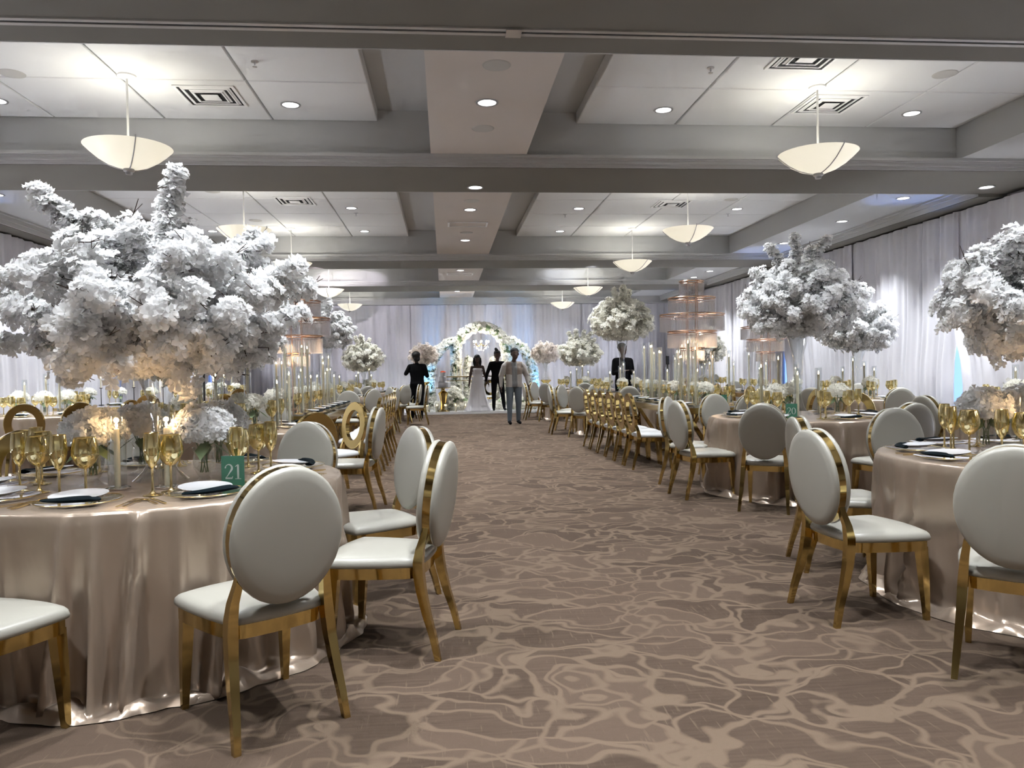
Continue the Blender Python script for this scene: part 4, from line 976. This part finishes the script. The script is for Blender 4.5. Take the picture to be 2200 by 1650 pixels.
def dress_long(x0, x1, y0, y1, short, seed, side, tower_at, ncand=20, sgn=True, cards=0):
    r = random.Random(seed); cx_, cy_ = (x0+x1)/2, (y0+y1)/2
    n = int((y1-y0)/.56)
    for k in range(n):
        yy = y0+.3+k*(y1-y0-.6)/(n-1)
        setting(x0+.21, yy, 180, 0.0, HM, '%s seat left side of %s' % (ORD[k], short), 'on '+short, full=False)
        setting(x1-.21, yy, 0, 0.0, HM, '%s seat right side of %s' % (ORD[k], short), 'on '+short, full=False)
    thing(TOWER, 'crystal_ring_tower', 'tiered rose-gold ring tower with hanging crystals on '+short, 'centerpiece', (tower_at[0], tower_at[1], HM), r.uniform(0,1), 'crystal ring towers')
    used = [(tower_at[0], tower_at[1], .22)]
    def spot(rad, xr):
        for _ in range(200):
            x, y = cx_+r.uniform(-xr,xr), r.uniform(y0+.18, y1-.18)
            if all((x-a)**2+(y-b2)**2 > (rad+c)**2 for a, b2, c in used): used.append((x,y,rad)); return x, y
        return None
    for k in range(7):
        p = None
        yy = y0+.2+k*(y1-y0-.4)/6
        for xo in (-.12,.12,0,-.2,.2):
            if all((cx_+xo-a)**2+(yy-b2)**2 > (.07+c)**2 for a, b2, c in used): p = (cx_+xo, yy); used.append((p[0],p[1],.07)); break
        if not p: continue
        obj('cylinder_vase', CYLV, None, (p[0], p[1], HM), 0, 'clear glass cylinder vase, %s along %s' % (ORD[k], short), 'vase', 'cylinder vases on '+short)
        thing(BQS[k % 3], 'bouquet', 'low white flower bunch, %s along %s' % (ORD[k], short), 'flowers', (p[0], p[1], HM+.225), k, 'low bouquets on '+short)
    sp = sorted(filter(None, (spot(.055, .30) for k in range(ncand))), key=lambda q: q[1])
    for k, p in enumerate(sp):
        rr = thing(C_TALL[r.randrange(5)], 'hurricane_candle', 'lit taper in a tall tube, %s from the near end, %s' % (ORD[k], short), 'candle', (p[0], p[1], HM), 0, 'tall tapers on '+short)
    g = light('candle_glow', 'POINT', (tower_at[0], tower_at[1]-.25, HM+.80), 2.5, (1,.66,.38), None, shadow_soft_size=.25)
    for k in range(cards):
        thing([('card', MB().box(-.0525,.0525,0,.003,.004,.145).mesh('card', GREEN, False)), ('stand', MB().box(-.058,.058,-.012,.03,0,.004).mesh('stand', GREEN, False))],
              'number_card', 'small green card on '+short, 'sign', (cx_+.1*side, y0+.13, HM), .4*side, 'green table number cards')
short = 'the right long table'
long_table(3.05, 4.25, 9.95, 13.35, True, 'mirror-topped long gold table right of the aisle')
dress_long(3.05, 4.25, 9.95, 13.35, short, 3, 1, (3.72,11.3), 22, cards=1)
on = ['nearest','second','third','fourth','fifth','sixth']
for k in range(6):
    chair('ring', 2.34-.012*k, 9.72+.53*k, 2, 'gold ring-back chair with white seat, %s in the row right of the aisle' % on[k], 'ring chairs along the right long table')
    if k in (0,2,4): chair('ring', 4.98, 9.9+.56*k, 180, 'gold ring-back chair on the wall side of the right long table, %s' % ['nearest','','middle','','farthest'][k], 'ring chairs along the right long table')
chair('oval', 3.75, 9.12, 88, 'cream oval-back chair at the near end of the right long table', 'chairs at the right long table')
short = 'the left long table'
long_table(-2.72, -1.50, 10.0, 13.5, True, 'mirror-topped long gold table left of the aisle')
dress_long(-2.72, -1.50, 10.0, 13.5, short, 5, -1, (-2.12,11.35), 18)
for k in range(6):
    chair('ring', -.80-.0*k, 9.85+.54*k, 178, 'gold ring-back chair with white seat, %s in the row left of the aisle' % on[k], 'ring chairs along the left long table')
chair('oval', -1.75, 14.25, 268, 'cream oval-back chair at the far end of the left long table', 'chairs at the left long table')
short = 'the left-wall long table'
long_table(-6.9, -3.9, 14.2, 15.3, False, 'mirror-topped long table with crossed legs by the left wall')
for k in range(5):
    setting(-6.5+.58*k, 14.42, 270, 0.0, HM, '%s seat of %s' % (ORD[k], short), 'on '+short, full=False)
for k in range(5):
    x = -6.55+.55*k
    obj('cylinder_vase', CYLV, None, (x, 14.85, HM), 0, 'clear glass cylinder vase, %s along %s' % (ORD[k], short), 'vase', 'cylinder vases on '+short)
    thing(BQS[k % 3], 'bouquet', 'low white flower bunch, %s along %s' % (ORD[k], short), 'flowers', (x, 14.85, HM+.225), k, 'low bouquets on '+short)
CSTAND = [('foot', MB().lathe([(.05,0),(.05,.006),(.008,.012),(.006,.30),(.03,.31),(.03,.318),(0,.318)], 16).mesh('foot', BLACKM)), ('candle', MB().lathe([(.012,.318),(.011,.50),(0,.50)], 10).mesh('candle', WAX)), ('flame', MB().lathe([(0,.50),(.006,.513),(.003,.527),(0,.536)], 8).mesh('flame', FLAME))]
for k in range(5): thing(CSTAND, 'candle_holder', 'lit candle on a thin dark stand, %s from the wall on %s' % (ORD[k], short), 'candle', (-6.3+.55*k, 14.75+.08*(k % 2), HM), 0, 'candle stands on '+short)
for k in range(3): chair('ring', -5.0+.62*k, 13.45, 90, 'gold ring-back chair before the left-wall long table, %s from the wall' % ['first','second','third'][k], 'ring chairs at the left wall long table')
short = 'the right-wall long table'
long_table(6.0, 7.0, 13.9, 16.4, True, 'mirror-topped long table by the right wall drapes')
thing(TOWER, 'crystal_ring_tower', 'tiered rose-gold ring tower with crystals by the right wall, behind table 20', 'centerpiece', (6.45,15.0,HM), .2, 'crystal ring towers')
for k in range(6):
    yy = 14.1+.42*k
    if abs(yy-15.0) > .27: thing(C_TALL[k % 4], 'hurricane_candle', 'lit taper in a tall glass tube, %s along %s' % (ORD[k], short), 'candle', (6.45+.2*(-1)**k, yy, HM), 0, 'tall tapers on '+short)
for k in range(4):
    setting(6.2, 14.25+.56*k, 180, 0.0, HM, '%s seat of %s' % (ORD[k], short), 'on '+short, full=False)
    x, y = 6.62, 14.2+.55*k
    if abs(y-15) > .3: thing(BQS[k % 3], 'bouquet', 'low white flower bunch, %s along %s' % (ORD[k], short), 'flowers', (x+.1, y, HM+.2), k, 'low bouquets on '+short); obj('cylinder_vase', CYLV, None, (x+.1, y, HM-.002+.002), 0, 'clear glass cylinder vase, %s along %s' % (ORD[k], short), 'vase', 'cylinder vases on '+short)
for k in range(3): chair('ring', 5.25, 13.9+.62*k, 0, 'gold ring-back chair by the right wall long table, %s' % ['nearest','middle','farthest'][k], 'ring chairs by the right wall long table')
# black speaker poles and stands against the drapes
POLE = [('tripod', MB().tube([(-.3,-.2,0),(0,0,.35)], .012, 6).tube([(.3,-.2,0),(0,0,.35)], .012, 6).tube([(0,.32,0),(0,0,.35)], .012, 6).mesh('tripod', BLACKM)), ('pole', MB().tube([(0,0,.2),(0,0,1.42)], .016, 8).mesh('pole', BLACKM)), ('head', MB().box(-.03,.03,-.025,.025,1.36,1.56).mesh('head', BLACKM, False))]
for x, y, wh in ((-3.75,12.4,'behind table 10 on the left'),(5.2,17.6,'far right behind the tapers')):
    thing(POLE, 'tripod_stand', 'slim black tripod light stand '+wh, 'stand', (x, y, 0), .5, 'black tripod stands')

# ================================================================== stage
ZST = .07
obj('stage', MB().box(-3.0,5.4,22.95,26.35,0,ZST).mesh('stage', STAGE, False), None, (0,0,0), 0, 'low glossy white platform in front of the back drapes', 'stage')
def floral_path(name, path, rad, n, fs, seed, label, group=None, m=None):
    r = random.Random(seed); path = [Vector(p) for p in path]; seg = [(path[i+1]-path[i]).length for i in range(len(path)-1)]; T = sum(seg); pts = []; nr = []
    for _ in range(n):
        u = r.uniform(0,T); i = 0
        while i < len(seg)-1 and u > seg[i]: u -= seg[i]; i += 1
        p = path[i].lerp(path[i+1], u/seg[i]); t = (path[i+1]-path[i]).normalized()
        d = Vector((r.gauss(0,1), r.gauss(0,1), r.gauss(0,1))); d = (d-t*d.dot(t)).normalized(); k = rad*r.uniform(.75,1.05)
        pts.append(tuple(p+d*k)); nr.append(tuple(d+Vector((r.gauss(0,.3), r.gauss(0,.3), r.gauss(0,.3)))))
    core = MB().tube(path, rad*.72, 10).mesh('foliage', LEAF); base = path[0]
    o = thing([], name, label, 'flowers', (base.x, base.y, ZST), 0, group)
    f = obj('blossoms', scatter('blossoms', pts, nr, fs, m or PETALC, FL_RICH, seed), o, (-base.x,-base.y,-ZST), kind='stuff')
    obj('foliage', core, o, (-base.x,-base.y,-ZST), kind='stuff')
AX = 1.2
archp = [(AX-.82,24.95,ZST),(AX-.82,24.95,.9)]+[(AX-.82*math.cos(math.pi*i/20), 24.95, 1.88+.82*math.sin(math.pi*i/20)) for i in range(21)]+[(AX+.82,24.95,.9),(AX+.82,24.95,ZST)]
floral_path('flower_arch', archp, .165, 1100, .062, 41, 'tall round arch of cream roses at the middle of the stage')
inner = [(AX-.47,25.25,ZST),(AX-.47,25.25,.9)]+[(AX-.47*math.cos(math.pi*i/14), 25.25, 1.45+.42*math.sin(math.pi*i/14)) for i in range(4)]
floral_path('flower_column', inner, .11, 420, .055, 42, 'cream flower column inside the arch, left', 'flower columns inside the arch')
floral_path('flower_column', [(2*AX-x, y, z) for x, y, z in inner], .11, 420, .055, 43, 'cream flower column inside the arch, right', 'flower columns inside the arch')
sidep = [(-.38,24.9,ZST),(-.48,24.9,.6),(-.50,24.9,1.15),(-.40,24.9,1.6),(-.15,24.9,1.98),(.15,24.9,2.20),(.42,24.9,2.24)]
floral_path('flower_crescent', sidep, .15, 560, .062, 44, 'blue-lit curved flower crescent left of the arch', 'flower crescents beside the arch')
floral_path('flower_crescent', [(2*AX-x, y, z) for x, y, z in sidep], .15, 560, .062, 45, 'blue-lit curved flower crescent right of the arch', 'flower crescents beside the arch')
def mound(x0, x1, yc, h, n, seed, label):
    r = random.Random(seed); pts = []; nr = []; cxm = (x0+x1)/2; hw = (x1-x0)/2
    for _ in range(n):
        a = r.uniform(0,TAU); e = math.acos(r.uniform(0,1)); d = Vector((math.sin(e)*math.cos(a), math.sin(e)*math.sin(a), math.cos(e)))
        k = r.uniform(.85,1.05); pts.append((hw*d.x*k, .30*d.y*k, max(.03, h*d.z*k*(.75+.25*math.cos(5*d.x))))); nr.append((d.x, d.y-.4, d.z+.3))
    o = thing([], 'flower_mound', label, 'flowers', (cxm, yc, ZST), 0, 'flower mounds at the foot of the arch')
    obj('blossoms', scatter('blossoms', pts, nr, .060, PETALC, FL_RICH, seed), o, kind='stuff')
    obj('foliage', MB().ball((0,0,0), hw*.82, .22, h*.7, 20, 10).mesh('foliage', LEAF), o, kind='stuff')
mound(-.38, .95, 23.98, .72, 620, 51, 'heaped bank of cream flowers left of the couple')
mound(1.35, 2.86, 23.98, .62, 620, 52, 'heaped bank of cream flowers right of the couple')
# chandelier in the arch
ch = MB().tube([(0,0,.42),(0,0,.0)], .008, 6); 
for k in range(8):
    a = TAU*k/8; ca, sa = math.cos(a), math.sin(a); ch.tube([(0,0,.05),(.14*ca,.14*sa,-.03),(.24*ca,.24*sa,.05),(.24*ca,.24*sa,.10)], .007, 5)
bl = MB(); cr = MB()
for k in range(8):
    a = TAU*k/8; bl.ball((.24*math.cos(a),.24*math.sin(a),.13), .022, .022, .035, 8, 6)
    for j in range(3): cr.ball((.24*math.cos(a)*(.35+.3*j), .24*math.sin(a)*(.35+.3*j), -.05-.05*(2-j)), .018, .018, .03, 6, 4)
thing([('frame', ch.mesh('frame', GOLD)), ('bulbs', bl.mesh('bulbs', emit('bulb_glow', (1,.93,.85), 14, False)), None, 'stuff'), ('crystals', cr.mesh('crystals', CRYSTAL), None, 'stuff')], 'chandelier', 'small lit crystal chandelier hanging inside the flower arch', 'chandelier', (AX, 24.98, 2.10), 0)
light('chandelier_glow', 'POINT', (AX, 24.7, 2.0), 14, (1,.93,.85), None, shadow_soft_size=.2)
# couple's table, cake, pillar candles
ct = thing([], 'couple_table', 'thin dark-gold framed table before the flower arch', 'table', (1.0, 24.54, ZST), 0)
obj('tabletop', MB().box(-1.15,1.15,-.2,.2,1.02,1.05).mesh('tabletop', GOLD, False), ct); obj('apron', MB().box(-1.12,1.12,-.18,.18,.90,.92).mesh('apron', GOLD, False), ct)
for sx in (-1.1,1.1):
    for sy in (-.17,.17): obj('leg', MB().box(sx-.02,sx+.02,sy-.02,sy+.02,0,1.02).mesh('leg', GOLD, False), ct)
cake = thing([('stand', MB().lathe([(.18,0),(.18,.03),(.10,.06),(.07,.2),(.12,.42),(.16,.55),(.06,.62),(.05,.68),(.24,.70),(.24,.72),(0,.72)], 24).mesh('stand', GOLD))], 'cake_stand', 'gold urn-shaped cake stand left of the couple', 'stand', (-.05, 23.5, ZST), 0)
thing([('tier', MB().lathe([(0,0),(.145,0),(.15,.01),(.15,.16),(.14,.17),(0,.17)], 28).mesh('tier', PLATE)), ('tier', MB().lathe([(0,.17),(.11,.17),(.11,.32),(.10,.33),(0,.33)], 28).mesh('tier', PLATE)), ('tier', MB().lathe([(0,.33),(.075,.33),(.075,.45),(.07,.46),(0,.46)], 24).mesh('tier', PLATE)),
       ('flower_topper', scatter('topper', [(.06*math.cos(i*2.4)*((i+1)/18)**.5, .06*math.sin(i*2.4)*((i+1)/18)**.5, .48) for i in range(18)], [(math.cos(i*2.4)*.5, math.sin(i*2.4)*.5, 1) for i in range(18)], .035, petalmat('red_flower', (.75,.10,.05), .2, (.8,.2,.1)), FL_SIMPLE, 2), None, 'stuff')],
      'wedding_cake', 'white tiered cake with red flowers on the gold stand', 'cake', (-.05, 23.5, ZST+.72), 0)
PILL = [('glass_tube', MB().shell([(.055,.003),(.055,.26),(.052,.26),(.052,.003)], 20).mesh('glass_tube', GLASS)), ('candle', MB().lathe([(.04,.002),(.04,.16),(0,.158)], 16).mesh('candle', WAX)), ('flame', MB().lathe([(0,.16),(.008,.175),(.004,.2),(0,.212)], 8).mesh('flame', FLAME))]
for k, x in enumerate((-.55,-.25,.02,.32,.62,2.3,2.62,2.9,3.2)):
    thing(PILL, 'pillar_candle', 'white pillar candle in a glass on the stage front, %s from the left' % ORD[k], 'candle', (x, 23.42+.12*(k % 2), ZST), 0, 'pillar candles along the stage front')
for k, x in enumerate((.32,.42,.52,.62)):
    obj('taper_candle', MB().lathe([(.02,0),(.02,.004),(.011,.01),(.010,.30+.05*(k % 3)),(0,.30+.05*(k % 3))], 10).mesh('taper_candle', WAX), None, (x-.02, 24.54, ZST+1.05), 0, 'slim ivory taper on the couple table, %s from the left' % ORD[k], 'candle', 'tapers on the couple table')
chair('ring', AX-.28, 25.75, 270, 'ring-back chair behind the couple table, left one', 'couple chairs'); chair('ring', AX+.30, 25.75, 270, 'ring-back chair behind the couple table, right one', 'couple chairs')
PED = MB().lathe([(.16,0),(.16,.03),(.10,.06),(.09,.80),(.15,.86),(.17,.90),(0,.90)], 24).mesh('pedestal_column', GOLD)
TREE_P = blossom_tree(19, 44, .44, .34, .26, .30, fsize=.046, per=5, rich=False, m=PETALP)
for x, nm in ((-.62,'left'),(3.12,'right')):
    obj('pedestal_column', PED, None, (x, 23.6, ZST), 0, 'gold pedestal column %s of the flower arch' % nm, 'pedestal', 'gold stage pedestals')
    obj('trumpet_vase', TV, None, (x, 23.6, ZST+.90), 0, 'clear trumpet vase on the %s gold pedestal' % nm, 'vase', 'vases on stage pedestals')
    thing(TREE_P, 'blossom_arrangement', 'blush blossom arrangement on the stage, %s of the arch' % nm, 'flowers', (x, 23.6, ZST+1.42), 1 if x > 0 else 0, 'blush arrangements on the stage')
LEDB = [('housing', can), ('lens', lens2)]
for x, tx, nm in ((-.95,-.45,'left'),(3.4,2.85,'right')):
    r = thing(LEDB, 'led_uplight', 'black blue-lit uplight on the stage %s of the arch' % nm, 'uplight', (x, 24.2, ZST), 0, 'stage uplights')
    s_ = light('blue_beam', 'SPOT', (x, 24.2, ZST+.3), 60, (.10,.45,1.0), None, spot_size=math.radians(52), spot_blend=.6, shadow_soft_size=.05); aim(s_, (tx, 24.9, 1.2))

# ================================================================== people
def person(name, label, segs, mats, loc, rz=0, voxel=.010, parts=(), paint=None):
    mb = MB()
    for (p0, r0, p1, r1, mi) in segs:
        a, b2 = Vector(p0), Vector(p1)
        if (b2-a).length > 1e-4: mb.tube([a, a.lerp(b2,.5), b2], [r0,(r0+r1)/2,r1], 12)
        mb.ball(a, r0, n=12, m=8); mb.ball(b2, r1, n=12, m=8)
    me = mb.mesh('tmp', None, False); o = bpy.data.objects.new('tmp', me); COL.objects.link(o)
    md = o.modifiers.new('r', 'REMESH'); md.mode = 'VOXEL'; md.voxel_size = voxel; md.use_smooth_shade = True
    sm = o.modifiers.new('s', 'SMOOTH'); sm.factor = .5; sm.iterations = 9
    bpy.context.view_layer.update(); dg = bpy.context.evaluated_depsgraph_get()
    res = bpy.data.meshes.new_from_object(o.evaluated_get(dg)); bpy.data.objects.remove(o); res.name = 'body'
    res.materials.clear()
    for m in mats: res.materials.append(m)
    nf = len(res.polygons); c = np.zeros(nf*3); res.polygons.foreach_get('center', c); c = c.reshape(-1,3); best = np.full(nf, 1e9); idx = np.zeros(nf, dtype=np.int32)
    for (p0, r0, p1, r1, mi) in segs:
        a = np.array(p0, float); d = np.array(p1, float)-a; L = max(d@d, 1e-9); t = np.clip(((c-a)@d)/L, 0, 1)
        ds = np.abs(np.linalg.norm(c-(a+t[:,None]*d), axis=1)-(r0+(r1-r0)*t)); k = ds < best; best[k] = ds[k]; idx[k] = mi
    if paint is not None: idx = paint(c, idx).astype(np.int32)
    res.polygons.foreach_set('material_index', idx); res.polygons.foreach_set('use_smooth', [True]*nf)
    r = obj('person', res, None, loc, rz, label, 'person')
    for n2, m2 in parts: obj(n2, m2, r)
    return r
def hand(w_, d, mi, side, r=.009):
    """palm and five fingers from the wrist point along direction d"""
    w_ = Vector(w_); d = Vector(d).normalized(); sx = Vector((0,1,0)); sx = (sx-d*sx.dot(d)).normalized(); S = []
    pe = w_+d*.085; S.append((w_, .026, w_+d*.04, .030, mi))
    for k, L in enumerate((.062,.072,.068,.052)):
        o = sx*(-.030+.020*k); b2 = w_+d*.075+o; S.append((w_+d*.02+o*.7, .017, b2, .013, mi)); mdp = b2+d*L*.55+Vector((-side*.006,0,0)); S.append((b2, .0105, mdp, .0095, mi)); S.append((mdp, .0095, mdp+d*L*.5+Vector((-side*.014,0,0)), .0085, mi))
    t0 = w_+d*.03-sx*.03; S.append((t0, .013, t0-sx*.022+d*.03, .011, mi)); S.append((t0-sx*.022+d*.03, .011, t0-sx*.028+d*.058, .009, mi))
    return S
def base_person(H=1.78, skin=0, top=1, leg=2, shoe=3, la=None, ra=None, lf=(0,0), rf=(0,0), sh=.185, head=(0,0,0), bulk=1.0):
    """facing -y; la/ra = (elbow, wrist) points; lf/rf = foot offsets (dx, dy)"""
    k = H/1.78; V = lambda x, y, z: (x*k, y*k, z*k); S = []
    for s, (fx, fy) in ((-1, lf), (1, rf)):
        S += [(V(s*.095,0,.92), .095*k*bulk, V(s*.11+fx*.5,fy*.35-.02,.50), .066*k*bulk, leg), (V(s*.11+fx*.5,fy*.35-.02,.50), .064*k*bulk, V(s*.115+fx,fy,.10), .046*k*bulk, leg),
              (V(s*.115+fx,fy+.03,.06), .042*k, V(s*.125+fx,fy-.15,.035), .036*k, shoe)]
    S += [(V(-.07,0,.95), .115*k*bulk, V(.07,0,.95), .115*k*bulk, leg)]
    for xx in (-.075,-.03,.03,.075):      # trunk: side-by-side columns blended by the smoothing
        S += [(V(xx,0,1.0), .100*k*bulk, V(xx*.95,0,1.12), .096*k*bulk, top), (V(xx*.95,0,1.12), .096*k*bulk, V(xx*1.25,.005,1.30), .105*k*bulk, top), (V(xx*1.25,.005,1.30), .105*k*bulk, V(xx*1.5,.01,1.38), .085*k*bulk, top)]
    S += [(V(-.13,.01,1.405), .072*k*bulk, V(.13,.01,1.405), .072*k*bulk, top), (V(0,.01,1.42), .07*k, V(0,.01,1.47), .055*k, top)]
    hx, hy, hz = head
    S += [(V(0,.0,1.46), .052*k, V(hx*.6,hy*.6-.005,1.55), .050*k, skin), (V(hx,hy-.015,1.60), .070*k, V(hx,hy+.01,1.685), .092*k, skin), (V(hx,hy-.095,1.625), .014*k, V(hx,hy-.075,1.665), .011*k, skin)]
    for s in (-1,1): S.append((V(hx+s*.088,hy+.01,1.635), .016*k, V(hx+s*.092,hy+.012,1.665), .018*k, skin))
    for s, arm in ((-1, la), (1, ra)):
        e, w_ = arm or ((s*.25, .02, 1.13), (s*.27,-.06,.88)); e, w_ = V(*e), V(*w_); sp = V(s*sh,.01,1.405)
        S += [(sp, .066*k*bulk, e, .050*k*bulk, top), (e, .049*k*bulk, w_, .034*k*bulk, top)]
        S += hand(w_, Vector(w_)-Vector(e), skin, s)
    return S, k
def face_parts(k, hx, hy, ang=0):
    P_ = []
    for s in (-1,1):
        P_.append(('eye', MB().ball(((hx+s*.033)*k, (hy-.083)*k, 1.662*k), .011*k, .006*k, .005*k, 8, 6).mesh('eye', mat('eye_dark', (.10,.085,.075), .3))))
    P_.append(('mouth', MB().ball((hx*k, (hy-.082)*k, 1.585*k), .026*k, .010*k, .008*k, 10, 6).mesh('mouth', mat('lips', (.16,.05,.045), .4))))
    return P_
def hair_cap(k, hx, hy, r=.102, extra=(), back=.04):
    mb = MB().ball((hx*k, (hy+back)*k, 1.722*k), r*k, r*k*1.02, r*k*.86, 16, 10)
    for (p, rr) in extra: mb.ball((p[0]*k, p[1]*k, p[2]*k), rr*k, n=12, m=8)
    return ('hair', mb.mesh('hair', HAIR))
# man in the pale jacket walking toward the viewer
S, k = base_person(1.79, 0, 1, 2, 3, la=((-.30,.02,1.14),(-.315,-.03,.90)), ra=((.31,.03,1.15),(.345,-.02,.93)), lf=(-.005,-.03), rf=(.0,.08), head=(.03,-.03,0), bulk=1.12)
S += [((-.105,-.035,.93), .080, (-.115,-.03,1.30), .090, 1), ((.105,-.035,.93), .080, (.115,-.03,1.30), .090, 1), ((-.10,.03,.90), .090, (.10,.03,.90), .090, 1), ((-.21,.01,1.38), .082, (-.30,.02,1.16), .066, 1), ((.21,.01,1.38), .082, (.31,.03,1.17), .066, 1)]
def jacket_paint(c, idx):
    x, y, z = c[:,0], c[:,1], c[:,2]; t = (idx == 1) & (np.abs(x) < .235) & (z > .80)
    idx = idx.copy(); idx[(idx == 2) & (z > .885)] = 1; t = (idx == 1) & (np.abs(x) < .235) & (z > .80); idx[t & (z > 1.17+.10*np.abs(x)) & (np.abs(x) < .20)] = 5
    idx[t & (y < -.02) & (np.abs(x) < .062)] = 4
    return idx
person('person', 'person in a pale padded jacket, grey shirt and jeans walking up the aisle', S, [SKIN, JACKET, JEANS, BLACKC, SHIRT, JACKET2], (1.64, 18.25, 0), .12, parts=face_parts(k, .03, -.03)+[hair_cap(k, .03, -.03, .104, [((.085,.04,1.70), .05)])], paint=jacket_paint)
# groom
S, k = base_person(1.80, 0, 1, 1, 2, la=((-.30,.03,1.13),(-.36,-.03,.88)), ra=((.29,.05,1.14),(.27,-.06,.92)), lf=(-.02,-.10), rf=(.09,.12), head=(.01,-.02,0), bulk=1.08)
person('person', 'person in a black suit stepping forward beside the white gown', S, [SKIN, BLACKC, BLACKC], (1.60, 23.35, ZST), .05, parts=face_parts(k, .01, -.02)+[hair_cap(k, .01, -.02, .108, [((-.01,.0,1.80), .058), ((-.03,.01,1.845), .045), ((0,.075,1.63), .075)])])
# bride
S, k = base_person(1.68, 0, 0, 1, 1, la=((-.235,.03,1.12),(-.27,-.03,.86)), ra=((.245,.03,1.12),(.33,-.04,.90)), sh=.165, bulk=.86)
S = [(a, b2, c, d, (1 if (a[2] < 1.28*k and abs(a[0]) < .15 and m == 0) else m)) for a, b2, c, d, m in S]
gv = []; gf = []; na = 64
prof = [(.44,.0,.30),(.42,.03,.29),(.34,.18,.25),(.27,.38,.215),(.225,.60,.19),(.20,.78,.18),(.185,.90,.168),(.16,1.0,.14),(.135,1.07,.118),(.137,1.13,.12),(.150,1.22,.135),(.148,1.28,.135),(.14,1.285,.128)]
for j, (rx_, z, ry_) in enumerate(prof):
    for i in range(na):
        a = TAU*i/na; q = 1+(.06*math.sin(9*a+1)+.03*math.sin(17*a))*max(0,(.8-z)); tail = .35*max(0,.35-z)*max(0,math.sin(a))
        gv.append((rx_*q*math.cos(a), ry_*q*math.sin(a)+tail, z+.004))
for j in range(len(prof)-1):
    for i in range(na): gf.append((j*na+i, j*na+(i+1)%na, (j+1)*na+(i+1)%na, (j+1)*na+i))
gown = MB().add(gv, gf).mesh('gown', LACE, True, 180)
hairb = MB().ball((0,.03,1.62), .098, .10, .10, 14, 8)
for s_ in (-1,1): hairb.tube([(s_*.075,.03,1.60),(s_*.095,.01,1.48),(s_*.09,-.03,1.36)], [.045,.042,.02], 8)
hairb.tube([(0,.08,1.6),(0,.10,1.45),(0,.10,1.30)], [.08,.085,.05], 10)
person('person', 'person with long dark hair in a strapless white gown holding a hand', S, [SKIN, LACE], (1.0, 23.45, ZST), 0, parts=face_parts(k, 0, 0)+[('gown', gown), ('hair', hairb.mesh('hair', HAIR))])
# photographer at the left, back turned, arm up with a camera
S, k = base_person(1.80, 0, 1, 1, 2, la=((-.27,.02,1.15),(-.14,-.22,1.28)), ra=((.30,-.02,1.22),(.12,-.24,1.42)), lf=(.02,.02), rf=(.03,-.22), head=(.02,-.02,0), bulk=1.1)
person('person', 'person all in black with back turned, arms raised to photograph the couple', S, [SKIN, BLACKC, BLACKC], (-.74, 20.95, 0), math.pi, parts=[hair_cap(k, .02, -.02, .115, [((.0,.03,1.62), .085)])])
cam_ = thing([('body', MB().box(-.065,.065,-.03,.03,-.045,.045).mesh('body', BLACKM, False)), ('lens', MB().lathe([(.032,.0),(.034,.02),(.034,.09),(.028,.095),(0,.085)], 16).xf(Matrix.Rotation(-math.pi/2,4,'X')).xf(Matrix.Translation((0,.03,0))).mesh('lens', BLACKM))], 'photo_camera', 'black camera held up by the person in black', 'camera', (-.80, 21.30, 1.47), 0)
# dark-clad figure behind the blossoms on the right
S, k = base_person(1.84, 0, 1, 1, 2, la=((-.24,.0,1.14),(-.12,-.20,1.18)), ra=((.24,.0,1.14),(.12,-.20,1.18)), bulk=1.12)
person('person', 'person in dark clothes standing behind the blossoms on the right', S, [SKIN, BLACKC, BLACKC], (4.08, 17.35, 0), .3, parts=face_parts(k, 0, 0)+[hair_cap(k, 0, 0, .108)])
